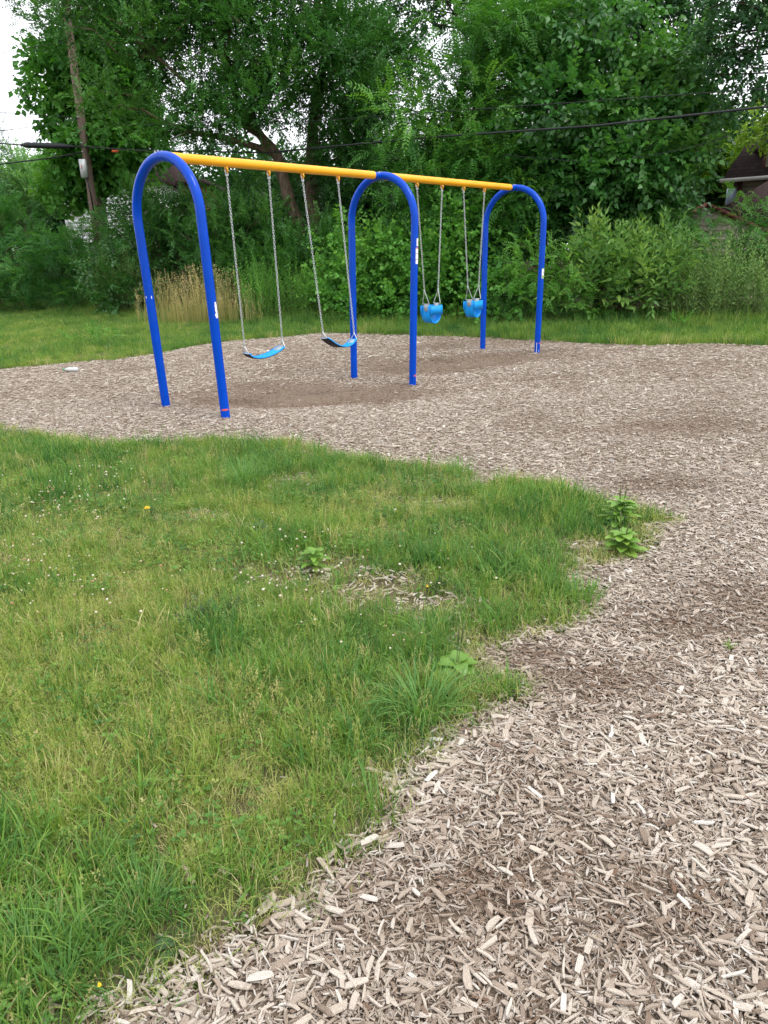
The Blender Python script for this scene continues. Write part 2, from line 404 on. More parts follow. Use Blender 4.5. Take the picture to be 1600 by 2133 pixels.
def chip_mesh(i):
    """a splinter of wood of unit length: tapered, bent, with torn ends"""
    r = random.Random(100 + i)
    w = r.uniform(0.13, 0.34) * (0.5 if i % 3 == 0 else 1.0); t = r.uniform(0.05, 0.12)
    V = []; xs = [-0.5, -0.18 + r.uniform(-.06, .06), 0.2 + r.uniform(-.06, .06), 0.5]
    bend = r.uniform(-0.06, 0.06); arch = r.uniform(-0.03, 0.06)
    for k, x in enumerate(xs):
        e = k in (0, 3); ww = w * (r.uniform(0.35, 0.65) if (e and i % 7 == 0) else r.uniform(0.62, 1.02) if e else r.uniform(0.88, 1.1)); tt = t * (r.uniform(0.4, 1.0) if e else 1)
        sk = r.uniform(-0.10, 0.10) if e else 0
        yo = bend * (1 - 4 * x * x) + r.uniform(-.02, .02); zo = arch * (1 - 4 * x * x)
        V += [(x + sk, yo - ww / 2, zo - tt / 2), (x - sk, yo + ww / 2, zo - tt / 2), (x - sk, yo + ww * 0.42, zo + tt / 2), (x + sk, yo - ww * 0.40, zo + tt / 2 + r.uniform(-.02, .02))]
    F = [(0, 1, 2, 3)[::-1]] + [(12, 13, 14, 15)]
    for k in range(3):
        o = 4 * k; F += [(o + j, o + 4 + j, o + 4 + (j + 1) % 4, o + (j + 1) % 4)[::-1] for j in range(4)]
    return raw_mesh('wood_chip_shape', V, F, M_CHIP)
CHIPS = [chip_mesh(i) for i in range(18)]
CH_COLL = variant_collection('chip_shape', CHIPS)

WORN = [(g0(640, 818), 1.0, 0.45, 0.40, 1.35), (g0(560, 800), 0.5, 0.35, 0.3, 0.8), (g0(760, 820), 0.7, 0.3, 0.35, 1.1), (g0(960, 745), 1.1, 0.45, 0.3, 1.0), (g0(1060, 735), 0.5, 0.3, 0.3, 0.5),
        (g0(1230, 1420), 0.26, 0.16, 0.1, 0.5), (g0(1120, 1370), 0.2, 0.1, 0.2, 0.5), (g0(1420, 890), 0.5, 0.3, 0.1, 0.55), (g0(1380, 1010), 0.3, 0.18, 0.0, 0.5), (g0(1450, 1300), 0.3, 0.14, 0.0, 0.45),
        (g0(1540, 1250), 0.25, 0.2, 0.0, 0.4), (g0(1050, 1850), 0.14, 0.07, 0.0, 0.28), (g0(880, 1900), 0.2, 0.08, 0.0, 0.22), (g0(400, 825), 0.35, 0.2, 0.3, 0.5), (g0(1400, 1900), 0.1, 0.1, 0, 0.4), (g0(900, 720), 0.5, 0.3, 0.3, 0.4)]
def worn(x, y):
    w = np.zeros(np.shape(x))
    for (c, a_, b_, th, s) in WORN:
        dx, dy = x - c[0], y - c[1]; u = dx * math.cos(th) + dy * math.sin(th); v = -dx * math.sin(th) + dy * math.cos(th)
        w = np.maximum(w, s * np.exp(-0.5 * ((u / a_) ** 2 + (v / b_) ** 2) ** 1.3))
    return w

def sample_region(n_per_m2, x0, x1, y0, y1):
    n = int(n_per_m2 * (x1 - x0) * (y1 - y0))
    return RNG.uniform(x0, x1, n), RNG.uniform(y0, y1, n)

cx_, cy_, cs_, layer = [], [], [], []
for (dens, y0, y1) in ((17500, 0.6, 2.6), (10500, 2.6, 5.0), (4600, 5.0, 8.5), (1500, 8.5, 16.0)):
    xm = 0.60 * y1 + 1.6
    x, y = sample_region(dens, max(-7.5, -xm), min(15, xm), y0, y1)
    k = in_view(x, y); x, y = x[k], y[k]
    e = edge_dist(x, y) + 0.10 * (fbm(x * 6, y * 6, 9) - 0.5)
    k = RNG.random(len(x)) < np.clip(0.5 - e / 0.10, 0, 1) * 0.995 + 0.0
    x, y = x[k], y[k]
    cx_.append(x); cy_.append(y)
    cs_.append(np.clip(RNG.lognormal(math.log(0.0205), 0.48, len(x)), 0.008, 0.056) * (1.0 if y0 < 5 else 1.12 if y0 < 8 else 1.45))
# a few chips spilled over the grass and on bare spots of the lawn
BARE = [(g0(780, 1232), 0.30, 0.20, 1.0), (g0(670, 1198), 0.28, 0.17, 1.0), (g0(900, 1265), 0.26, 0.12, 1.0), (g0(1010, 1270), 0.12, 0.06, 0.8), (g0(1225, 1140), 0.15, 0.10, 0.95), (g0(910, 1050), 0.28, 0.14, 0.9), (g0(1296, 1135), 0.10, 0.13, 1.0), (g0(1290, 1095), 0.08, 0.08, .9), (g0(950, 1405), 0.08, 0.07, 1.0),
        (g0(605, 1000), 0.22, 0.14, 0.9), (g0(420, 1075), 0.18, 0.09, 0.7), (g0(1195, 1205), 0.07, 0.05, 0.8), (g0(960, 1340), 0.08, 0.05, 0.8), (g0(320, 1085), 0.10, 0.07, 0.5), (g0(490, 1185), 0.14, 0.05, 0.6), (g0(1000, 1010), 0.12, 0.05, 0.9),
        (g0(1060, 1480), 0.06, 0.05, 0.7)]
def bare(x, y):
    w = np.zeros(np.shape(x))
    for (c, a_, b_, s) in BARE:
        w = np.maximum(w, s * np.exp(-0.5 * (((x - c[0]) / a_) ** 2 + ((y - c[1]) / b_) ** 2) ** 1.5))
    return w
x, y = sample_region(2400, -2.4, 1.9, 0.9, 6.3)
e = edge_dist(x, y); bw = bare(x, y) * (fbm(x * 9, y * 9, 3) > 0.35)
k = (e > 0) & (RNG.random(len(x)) < np.maximum(bw * 0.75, 0.30 * np.exp(-e / 0.09)))
cx_.append(x[k]); cy_.append(y[k]); cs_.append(np.clip(RNG.lognormal(math.log(0.028), 0.4, k.sum()), 0.012, 0.06))
cx_ = np.concatenate(cx_); cy_ = np.concatenate(cy_); cs_ = np.concatenate(cs_)
n = len(cx_)
w = worn(cx_, cy_) * (0.95 + 0.5 * fbm(cx_ * 5, cy_ * 5, 21)) + 0.33 * sstep(0.55, 0.8, fbm(cx_ * 1.3, cy_ * 1.3, 31))
k = RNG.random(n) > w * np.where(cy_ > 6, 0.5, 0.12)
cx_, cy_, cs_, w = cx_[k], cy_[k], cs_[k], w[k]; n = len(cx_)
cs_ = cs_ * (1 - 0.30 * np.clip(w, 0, 1))
tintc = np.clip(w * RNG.uniform(0.4, 1.25, n) * np.where(RNG.random(n) < 0.2, 0.2, 1) * (0.75 + 0.7 * fbm(cx_ * 4, cy_ * 4, 23)) + np.where(RNG.random(n) < 0.11, RNG.uniform(0.2, 0.7, n), 0), 0, 0.93)
rank = RNG.random(n)
cz_ = gz(cx_, cy_) + 0.004 + rank * 0.014 + cs_ * 0.04
rotc = np.stack([RNG.normal(0, 0.17, n), RNG.normal(0, 0.12, n), RNG.uniform(0, 2 * math.pi, n)], 1)
wid = RNG.uniform(0.65, 1.25, n)
sclc = np.stack([cs_, cs_ * wid, cs_ * RNG.uniform(0.7, 1.2, n)], 1)
# the 300 chips that show largest are parts of the bed by themselves
P = np.stack([cx_, cy_, cz_], 1) - CAM
dep = P @ FWD; sx = 800 + FPX * (P @ RT) / dep; sy = 1066.5 - FPX * (P @ UP) / dep
size = cs_ / dep * (rank > 0.7) * ((sx > 20) & (sx < 1580) & (sy > 60) & (sy < 2110))
big = np.argsort(-size)[:300]; rest = np.ones(n, bool); rest[big] = False
for q, i in enumerate(big):
    o = bpy.data.objects.new('wood_chip', CHIPS[q % len(CHIPS)]); COL.objects.link(o); o.parent = mulch_bed
    o.location = (cx_[i], cy_[i], cz_[i] + 0.004); o.rotation_euler = rotc[i]; o.scale = sclc[i]
chips = scatter('wood_chips', np.stack([cx_, cy_, cz_], 1)[rest], rotc[rest], sclc[rest], RNG.integers(0, len(CHIPS), n)[rest], tintc[rest], CH_COLL, M_CHIP, mulch_bed)
chips['kind'] = 'stuff'

# ------------------------------------------------------------------ grass
M_GRASS = leaf_mat('grass_blade', [(0.062, 0.165, 0.046), (0.122, 0.255, 0.052), (0.215, 0.330, 0.060), (0.335, 0.380, 0.110), (0.53, 0.46, 0.25)], 0.35, 0.5, True)

def blade(V, F, x, y, h, w, az, lean, seg=4, curl=1.0, twist=0.0):
    """one tapered arching blade appended to V,F"""
    o = len(V); dx, dy = math.cos(az), math.sin(az); px, py = -dy, dx
    cx, cyy, cz, a = x, y, 0.0, 0.12
    for k in range(seg + 1):
        t = k / seg; ww = w * (1 - t ** 1.6) * (0.75 + 0.25 * min(1, t * 4)) + (0.0002 if k == seg else 0)
        tx, ty = px * math.cos(twist * t) , py * math.cos(twist * t); tz = math.sin(twist * t)
        if k < seg:
            V.append((cx - tx * ww / 2, cyy - ty * ww / 2, cz - tz * ww / 2)); V.append((cx + tx * ww / 2, cyy + ty * ww / 2, cz + tz * ww / 2))
        else: V.append((cx, cyy, cz))
        a = lean * (0.25 + t * 1.15 * curl); s = h / seg
        cx += dx * math.sin(a) * s; cyy += dy * math.sin(a) * s; cz += math.cos(a) * s
    for k in range(seg - 1): F.append((o + 2 * k, o + 2 * k + 1, o + 2 * k + 3, o + 2 * k + 2))
    F.append((o + 2 * seg - 2, o + 2 * seg - 1, o + 2 * seg))

def tuft_mesh(i, nb, h, w, rad, lean, seg=4, hv=0.35):
    r = random.Random(500 + i); V, F = [], []
    for _ in range(nb):
        a = r.uniform(0, 6.283); d = rad * math.sqrt(r.random())
        blade(V, F, d * math.cos(a), d * math.sin(a), h * r.uniform(1 - hv, 1 + hv), w * r.uniform(0.7, 1.25), a + r.uniform(-1.3, 1.3), abs(r.gauss(lean, lean * 0.5)), seg, r.uniform(0.6, 1.3), r.uniform(-.6, .6))
    return raw_mesh('grass_tuft_shape', V, F, M_GRASS)

def seed_mesh(i, h, spread):
    """thin stalk with an airy seed head"""
    r = random.Random(900 + i); V, F = [], []
    for q in range(3):
        az = r.uniform(0, 6.28); hh = h * r.uniform(0.7, 1.2); ln = r.uniform(0.1, 0.45)
        blade(V, F, r.uniform(-.02, .02), r.uniform(-.02, .02), hh, 0.0012, az, ln, 3, 0.8)
        top = V[-1]
        for k in range(14):
            t = r.random(); c = (top[0] + r.uniform(-1, 1) * spread * (1 - t), top[1] + r.uniform(-1, 1) * spread * (1 - t), top[2] - 0.045 + t * 0.055)
            s = r.uniform(0.0016, 0.0034); o = len(V); a2 = r.uniform(0, 6.28)
            V += [(c[0] - s * math.cos(a2), c[1] - s * math.sin(a2), c[2] - s), (c[0] + s * math.cos(a2), c[1] + s * math.sin(a2), c[2] - s * .3), (c[0], c[1], c[2] + s * 1.6)]
            F.append((o, o + 1, o + 2))
    return raw_mesh('seed_head_shape', V, F, M_GRASS)

FINE = [tuft_mesh(i, 17, 0.056, 0.0021, 0.038, 0.80) for i in range(8)]
LUSH = [tuft_mesh(20 + i, 13, 0.088, 0.0042, 0.045, 0.92, 5) for i in range(8)]
SEED = [seed_mesh(i, 0.105, 0.016) for i in range(5)]
CLOV = []
for i in range(4):
    r = random.Random(1300 + i); V, F = [], []
    for q in range(7):
        cxx, cyy = r.uniform(-.05, .05), r.uniform(-.05, .05); h = r.uniform(0.025, 0.055)
        for j in range(3):
            a0 = j * 2.094 + r.uniform(-.3, .3); o = len(V); l = r.uniform(.006, .011)
            for (f, s) in ((0, 0), (.55, .5), (1.0, .28), (1.0, -.28), (.55, -.5)):
                V.append((cxx + l * (f * math.cos(a0) - s * math.sin(a0)), cyy + l * (f * math.sin(a0) + s * math.cos(a0)), h + 0.004 * f))
            F.append((o, o + 4, o + 3, o + 2, o + 1))
    CLOV.append(raw_mesh('clover_shape', V, F, M_GRASS))
THATCH = [tuft_mesh(40 + i, 12, 0.075, 0.0022, 0.05, 1.45, 3) for i in range(4)]
BROAD = [tuft_mesh(80 + i, 16, 0.165, 0.0062, 0.05, 1.10, 6) for i in range(5)]
GR_COLL = variant_collection('grass_shape', FINE + LUSH + SEED + CLOV + THATCH + BROAD)     # 0-7 fine, 8-15 lush, 16-20 seed, 21-24 clover, 25-28 thatch, 29-33 broad

LUSHB = [(g0(1100, 1200), 0.55, 0.5, 1.0), (g0(1150, 1040), 0.6, 0.5, 0.9), (g0(760, 960), 0.8, 0.45, 0.9), (g0(520, 1000), 0.35, 0.30, 1.0), (g0(850, 1450), 0.35, 0.30, 1.0), (g0(620, 1420), 0.25, 0.3, 0.7), (g0(200, 960), 1.2, 0.4, 0.7),
         (g0(640, 1120), 0.35, 0.25, 0.6), (g0(260, 1930), 0.22, 0.12, 0.9), (g0(60, 2000), 0.25, 0.2, 1.0), (g0(700, 1320), 0.4, 0.2, 0.6), (g0(900, 1130), 0.4, 0.3, .5)]
def blobs(x, y, B):
    w = np.zeros(np.shape(x))
    for (c, a_, b_, s) in B: w = np.maximum(w, s * np.exp(-0.5 * (((x - c[0]) / a_) ** 2 + ((y - c[1]) / b_) ** 2)))
    return w
YELB = [(g0(330, 1500), 0.55, 0.45, 1.0), (g0(80, 1350), 0.5, 0.5, 0.9), (g0(520, 1650), 0.35, 0.2, 0.75), (g0(760, 1080), 0.35, 0.3, 0.8), (g0(150, 1150), 0.6, 0.4, 0.6), (g0(100, 1600), 0.3, 0.3, 0.8), (g0(1000, 1060), 0.35, 0.2, 0.6)]

gx, gy = [], []
for (dens, y0, y1, x0) in ((1900, 0.8, 2.6, -2.6), (1250, 2.6, 4.6, -4.2), (800, 4.6, 8.0, -7.0)):
    x, y = sample_region(dens, x0, 2.1, y0, y1); k = in_view(x, y, 1.3); gx.append(x[k]); gy.append(y[k])
gx = np.concatenate(gx); gy = np.concatenate(gy)
e = edge_dist(gx, gy) + 0.16 * (fbm(gx * 6, gy * 6, 77) - 0.5)
bz = bare(gx, gy)
thin = sstep(0.42, 0.26, fbm(gx * 3.3, gy * 3.3, 141))
keep = (RNG.random(len(gx)) > 0.75 * thin) & (RNG.random(len(gx)) < np.clip(e / 0.16 + 0.30, 0, 1)) & (RNG.random(len(gx)) > bz * 1.02) & (e > -0.08)
gx, gy, e = gx[keep], gy[keep], e[keep]; n = len(gx)
lush = np.clip(blobs(gx, gy, LUSHB) * 0.9 + 1.2 * (fbm(gx * 1.8, gy * 1.8, 50) - 0.5) + 0.18, 0, 1)
yel = np.clip(blobs(gx, gy, YELB) + 0.8 * (fbm(gx * 2.3, gy * 2.3, 61) - 0.5), 0, 1)
islush = RNG.random(n) < lush * 0.75
idx = np.where(islush, RNG.integers(8, 16, n), RNG.integers(0, 8, n))
isclo = (~islush) & (RNG.random(n) < 0.10 + 0.35 * sstep(0.5, 0.75, fbm(gx * 1.1, gy * 1.1, 91)))
idx = np.where(isclo, RNG.integers(21, 25, n), idx)
tint = np.where(islush, 0.24 + 0.12 * RNG.normal(0, 1, n) + 0.24 * yel, 0.40 + 0.12 * RNG.normal(0, 1, n) + 0.26 * yel - 0.10 * lush)
tint = np.where(isclo, 0.20 + 0.06 * RNG.normal(0, 1, n), tint)
tint = tint + 0.42 * (fbm(gx * 3.1, gy * 3.1, 15) - 0.5) + 0.08 * RNG.normal(0, 1, n)
dead = RNG.random(n) < 0.07 + 0.07 * yel; tint = np.where(dead, RNG.uniform(0.75, 1.0, n), tint)
clus = sstep(0.55, 0.72, fbm(gx * 2.6, gy * 2.6, 171)); tint = tint - 0.14 * clus * islush - 0.05 * clus
hs_ = (1 + 0.35 * clus * islush) * np.where(islush, RNG.uniform(0.7, 1.25, n), RNG.uniform(0.75, 1.25, n)) * (0.75 + 0.5 * fbm(gx * 2.7, gy * 2.7, 33)) * (0.65 + 0.35 * sstep(-0.02, 0.2, e)) * np.where(dead & ~islush, 0.8, 1)
rot = np.stack([RNG.normal(0, 0.18, n), RNG.normal(0, 0.18, n), RNG.uniform(0, 6.283, n)], 1)
grp = dict(p=np.stack([gx, gy, gz(gx, gy) - 0.002], 1), r=rot, s=np.stack([RNG.uniform(.8, 1.2, n), RNG.uniform(.8, 1.2, n), np.ones(n)], 1) * hs_[:, None], i=idx, t=np.clip(tint, 0.02, 1))
# seed heads over the fine grass
x, y = sample_region(330, -3.6, 1.9, 0.9, 6.2); k = in_view(x, y, 1.2); x, y = x[k], y[k]
e = edge_dist(x, y); yl = np.clip(blobs(x, y, YELB) + 0.5 * (fbm(x * 2.3, y * 2.3, 61) - 0.5), 0, 1)
k = (e > 0.03) & (RNG.random(len(x)) < 0.06 + 0.85 * yl) & (bare(x, y) < 0.4); x, y = x[k], y[k]; n2_ = len(x)
sd = dict(p=np.stack([x, y, gz(x, y)], 1), r=np.stack([RNG.normal(0, .12, n2_), RNG.normal(0, .12, n2_), RNG.uniform(0, 6.28, n2_)], 1), s=np.ones((n2_, 3)) * RNG.uniform(.7, 1.2, n2_)[:, None], i=RNG.integers(16, 21, n2_), t=RNG.uniform(0.66, 0.92, n2_))
# dead thatch lying flat between the blades
x, y = sample_region(620, -4.5, 2.0, 0.8, 7.2); k = in_view(x, y, 1.2); x, y = x[k], y[k]
e = edge_dist(x, y); yl = np.clip(blobs(x, y, YELB) + 0.6 * (fbm(x * 2.3, y * 2.3, 61) - 0.5), 0, 1)
k = (e > -0.05) & (RNG.random(len(x)) < 0.35 + 0.6 * yl + 0.4 * np.exp(-np.maximum(e, 0) / 0.15)); x, y = x[k], y[k]; n2_ = len(x)
th_ = dict(p=np.stack([x, y, gz(x, y) + 0.006], 1), r=np.stack([RNG.normal(0, .1, n2_), RNG.normal(0, .1, n2_), RNG.uniform(0, 6.28, n2_)], 1), s=np.ones((n2_, 3)) * RNG.uniform(.6, 1.2, n2_)[:, None], i=RNG.integers(25, 29, n2_), t=RNG.uniform(0.6, 1.0, n2_))
# coarse broad-bladed grass in the lush lobes
BRB = [(g0(1130, 1230), 0.22, 0.22, 1.0), (g0(1040, 1190), 0.25, 0.2, .8), (g0(1120, 1025), 0.40, 0.22, .9), (g0(830, 1440), 0.22, 0.16, .9), (g0(760, 965), 0.55, 0.22, .7), (g0(640, 1440), 0.2, 0.2, .6), (g0(530, 1000), 0.35, 0.3, .7), (g0(420, 930), 0.6, 0.15, .7), (g0(80, 2000), .2, .15, .8), (g0(700, 1560), .15, .1, .5), (g0(860, 1190), .2, .15, .5)]
x, y = sample_region(190, -4.5, 2.0, 0.8, 7.0); e = edge_dist(x, y)
k = (e > 0.0) & (RNG.random(len(x)) < blobs(x, y, BRB) * 0.9 + 0.05) & (bare(x, y) < 0.5) & (fbm(x * 4, y * 4, 191) > 0.42); x, y = x[k], y[k]; n2_ = len(x)
br_ = dict(p=np.stack([x, y, gz(x, y)], 1), r=np.stack([RNG.normal(0, .15, n2_), RNG.normal(0, .15, n2_), RNG.uniform(0, 6.28, n2_)], 1), s=np.ones((n2_, 3)) * RNG.uniform(.55, 1.15, n2_)[:, None], i=RNG.integers(29, 34, n2_), t=np.clip(RNG.normal(.24, .10, n2_), .03, .6))
C = lambda k: np.concatenate([grp[k], sd[k], th_[k], br_[k]])
near_grass = scatter('lawn_grass', C('p'), C('r'), C('s'), C('i'), C('t'), GR_COLL, M_GRASS)
near_grass['kind'] = 'stuff'; near_grass['label'] = 'mown green and yellowing grass with seed heads in front of the mulch'

# far lawn between mulch and hedge
FARG = [tuft_mesh(60 + i, 26, 0.125, 0.0060, 0.11, 0.55, 3) for i in range(8)]
FG_COLL = variant_collection('far_grass_shape', FARG)
x, y = sample_region(170, -17, 14, 8, 27); k = in_view(x, y, 2.0, 30); x, y = x[k], y[k]
e = edge_dist(x, y); hd = hedge_y(x) - y
k = (e > -0.05) & (hd > -1.2) & (y > 8.0) & ((y > 9.5) | (x < -4.2)) & (RNG.random(len(x)) < np.clip(e / 0.12 + 0.5, 0, 1)); x, y, e, hd = x[k], y[k], e[k], hd[k]; n = len(x)
nl = fbm(x * 0.7, y * 0.7, 8); tall = sstep(1.6, 0.3, hd) if False else 1 - sstep(0.2, 2.0, hd)
hh = (0.40 + 0.8 * nl + 1.3 * tall * RNG.random(n) ** 2) * RNG.uniform(0.5, 1.5, n) * np.where(x < -3.5, 0.85, 1.0)
tint = 0.20 + 0.24 * RNG.normal(0, 1, n) + 0.6 * (fbm(x * 0.9, y * 0.9, 12) - 0.5) + 0.10 * sstep(1.2, 0.0, e) + np.where(x < -4, 0.10, 0)
far_grass = scatter('far_lawn_grass', np.stack([x, y, gz(x, y)], 1), np.stack([RNG.normal(0, .15, n), RNG.normal(0, .15, n), RNG.uniform(0, 6.28, n)], 1),
                    np.stack([RNG.uniform(.8, 1.3, n), RNG.uniform(.8, 1.3, n), np.ones(n)], 1) * hh[:, None], RNG.integers(0, 8, n), np.clip(tint, 0.03, 1), FG_COLL, M_GRASS)
far_grass['kind'] = 'stuff'; far_grass['label'] = 'green lawn strip between the mulch and the hedge'

# ------------------------------------------------------------------ foliage: sprig shapes
def leaf_shape(l, w, broad):
    """leaf along +y, face +z: a folded blade of 2 or 4 triangles"""
    if broad:
        V = np.array([(0, 0, 0), (-w / 2, l * 0.36, w * 0.16), (0, l, -l * 0.10), (w / 2, l * 0.36, w * 0.16), (0, l * 0.42, 0)])
        F = [(0, 3, 4), (3, 2, 4), (2, 1, 4), (1, 0, 4)]
    else:
        V = np.array([(0, 0, 0), (-w / 2, l * 0.45, w * 0.14), (0, l, -l * 0.05), (w / 2, l * 0.45, w * 0.14)])
        F = [(0, 3, 2), (0, 2, 1)]
    return V, F

def frame(d, up):
    d = d / np.linalg.norm(d); x = np.cross(d, up); x /= np.linalg.norm(x) + 1e-9; return np.stack([x, d, np.cross(x, d)], 1)

def sprig(kind, seed):
    r = random.Random(seed); g = np.random.default_rng(seed); V, F, T = [], [], []
    def put(pos, d, up, l, w, broad):
        lv, lf = leaf_shape(l, w, broad); R_ = frame(np.asarray(d, float), np.asarray(up, float)); o = sum(len(q) for q in V)
        V.append(lv @ R_.T + pos); F.extend([tuple(i + o for i in f) for f in lf]); T.append(np.full(len(lv), r.gauss(0, 0.09)))
    if kind == 'elm':
        for k in range(12):
            t = k / 11; s = -1 if k % 2 else 1; y = 0.03 + 0.38 * t
            put((0, y, 0.03 * math.sin(t * 3) - 0.05 * t * t), (s * r.uniform(.5, 1), r.uniform(.4, 1), r.uniform(-.35, .25)), (r.gauss(0, .35), r.gauss(0, .35), 1), r.uniform(.07, .105), r.uniform(.040, .058), False)
    elif kind == 'maple':
        for k in range(9):
            t = k / 8; s = -1 if k % 2 else 1
            put((0, 0.04 + 0.34 * t, -0.08 * t * t), (s * r.uniform(.5, 1), r.uniform(.2, .9), r.uniform(-.9, -.1)), (r.gauss(0, .4), r.gauss(0, .4), 1), r.uniform(.08, .12), r.uniform(.06, .09), True)
    elif kind == 'mulberry':
        for k in range(9):
            t = k / 8; s = -1 if k % 2 else 1
            put((0, 0.03 + 0.38 * t, -0.07 * t * t), (s * r.uniform(.45, 1), r.uniform(.3, .9), r.uniform(-.75, .0)), (r.gauss(0, .3), r.gauss(0, .3) - .1, 1), r.uniform(.085, .13), r.uniform(.06, .085), True)
    elif kind == 'catalpa':
        for k in range(6):
            t = k / 5; s = -1 if k % 2 else 1
            put((0, 0.04 + 0.34 * t, -0.05 * t * t), (s * r.uniform(.5, 1), r.uniform(.2, .8), r.uniform(-.9, -.15)), (r.gauss(0, .25), r.gauss(0, .25), 1), r.uniform(.16, .23), r.uniform(.13, .18), True)
    elif kind == 'pinnate':
        for k in range(9):
            t = (k + .5) / 9; y = 0.06 + 0.42 * t; z = 0.05 * math.sin(t * 2.4) - 0.20 * t * t
            for s in (-1, 1): put((0, y, z), (s * 1.0, .55 + r.uniform(-.1, .1), r.uniform(-.5, -.1)), (r.gauss(0, .15), .25, 1), (.095 - .03 * abs(t - .45)) * r.uniform(.85, 1.1), .034, False)
        put((0, .48, -.16), (0, 1, -.5), (0, .2, 1), .09, .034, False)
    elif kind == 'locust':
        for q in range(2):
            az = r.uniform(-.6, .6); L_ = r.uniform(.26, .36); dx, dy = math.sin(az), math.cos(az)
            for k in range(9):
                t = (k + .5) / 9
                for s in (-1, 1): put((dx * L_ * t + .03 * q, dy * L_ * t, .04 * math.sin(2.5 * t) - .09 * t * t - .02 * q), (s * dy + .4 * dx, -s * dx + .4 * dy, r.uniform(-.3, .1)), (r.gauss(0, .2), r.gauss(0, .2), 1), .052 * (1.1 - .5 * abs(t - .4)), .022, False)
    elif kind == 'lance':
        for k in range(11):
            t = k / 10; a = k * 2.4; rr = .55 + .45 * (1 - t)
            put((0, 0.02 + 0.40 * t, 0), (math.cos(a) * rr, .55 + .3 * t, math.sin(a) * rr), (r.gauss(0, .2), -.5, 1), r.uniform(.11, .17) * (1.1 - .4 * t), r.uniform(.038, .055) * (1.1 - .4 * t), True)
    elif kind == 'grape':
        for k in range(8):
            t = k / 7; s = -1 if k % 2 else 1
            put((.03 * math.sin(4 * t), 0.03 + 0.36 * t, -.05 * t), (s * r.uniform(.3, 1), r.uniform(.1, .8), r.uniform(-.8, .0)), (r.gauss(0, .35), r.gauss(0, .35) - .2, 1), r.uniform(.075, .12), r.uniform(.07, .11), True)
    elif kind == 'mugwort':
        for k in range(22):
            t = k / 21; a = k * 2.4
            put((.02 * math.sin(3 * t), .55 * t, 0), (math.cos(a), .7 + .5 * t, math.sin(a)), (r.gauss(0, .3), -.4, 1), r.uniform(.035, .065) * (1.15 - .6 * t), r.uniform(.009, .016), False)
    elif kind == 'spruce':
        for k in range(36):
            t = k / 35; a = k * 2.4
            put((0, .4 * t, -.03 * t), (math.cos(a), .8, math.sin(a) * .6 - .2), (r.gauss(0, .3), 0, 1), r.uniform(.03, .05), .010, False)
    return np.concatenate(V), np.array(F), np.concatenate(T)

SPR = {k: [sprig(k, 1000 + 37 * j + len(k)) for j in range(6)] for k in ('elm', 'maple', 'mulberry', 'catalpa', 'pinnate', 'locust', 'lance', 'grape', 'mugwort', 'spruce')}

LEAF = {
    'elm': leaf_mat('leaf_small_green', [(0.023, 0.081, 0.020), (0.050, 0.160, 0.034), (0.105, 0.246, 0.051)], 0.30, 0.45),
    'maple': leaf_mat('leaf_dark_maple', [(0.015, 0.055, 0.020), (0.032, 0.101, 0.030), (0.068, 0.164, 0.040)], 0.25, 0.5),
    'mulberry': leaf_mat('leaf_mulberry', [(0.025, 0.098, 0.023), (0.054, 0.180, 0.037), (0.131, 0.303, 0.056)], 0.30, 0.38, spec=0.5),
    'catalpa': leaf_mat('leaf_catalpa', [(0.038, 0.139, 0.023), (0.073, 0.229, 0.037), (0.153, 0.351, 0.061)], 0.38, 0.45),
    'pinnate': leaf_mat('leaf_walnut', [(0.027, 0.108, 0.023), (0.063, 0.199, 0.034), (0.141, 0.327, 0.051)], 0.34, 0.45),
    'locust': leaf_mat('leaf_locust', [(0.030, 0.118, 0.030), (0.059, 0.194, 0.042), (0.118, 0.295, 0.064)], 0.34, 0.5),
    'lance': leaf_mat('leaf_pokeweed', [(0.077, 0.181, 0.050), (0.136, 0.277, 0.065), (0.258, 0.408, 0.089)], 0.32, 0.42),
    'grape': leaf_mat('leaf_vine', [(0.055, 0.180, 0.030), (0.105, 0.285, 0.047), (0.191, 0.409, 0.070)], 0.36, 0.45),
    'mugwort': leaf_mat('leaf_mugwort', [(0.095, 0.192, 0.058), (0.160, 0.283, 0.084), (0.272, 0.393, 0.122)], 0.25, 0.6),
    'yellowgreen': leaf_mat('leaf_yellow_green', [(0.108, 0.213, 0.024), (0.179, 0.310, 0.035), (0.254, 0.393, 0.054)], 0.40, 0.5),
    'pale': leaf_mat('leaf_pale_far', [(0.105, 0.246, 0.083), (0.149, 0.310, 0.103), (0.210, 0.393, 0.141)], 0.35, 0.5),
    'spruce': leaf_mat('needle_spruce', [(0.025, 0.055, 0.039), (0.043, 0.090, 0.066), (0.073, 0.132, 0.095)], 0.1, 0.6),
}

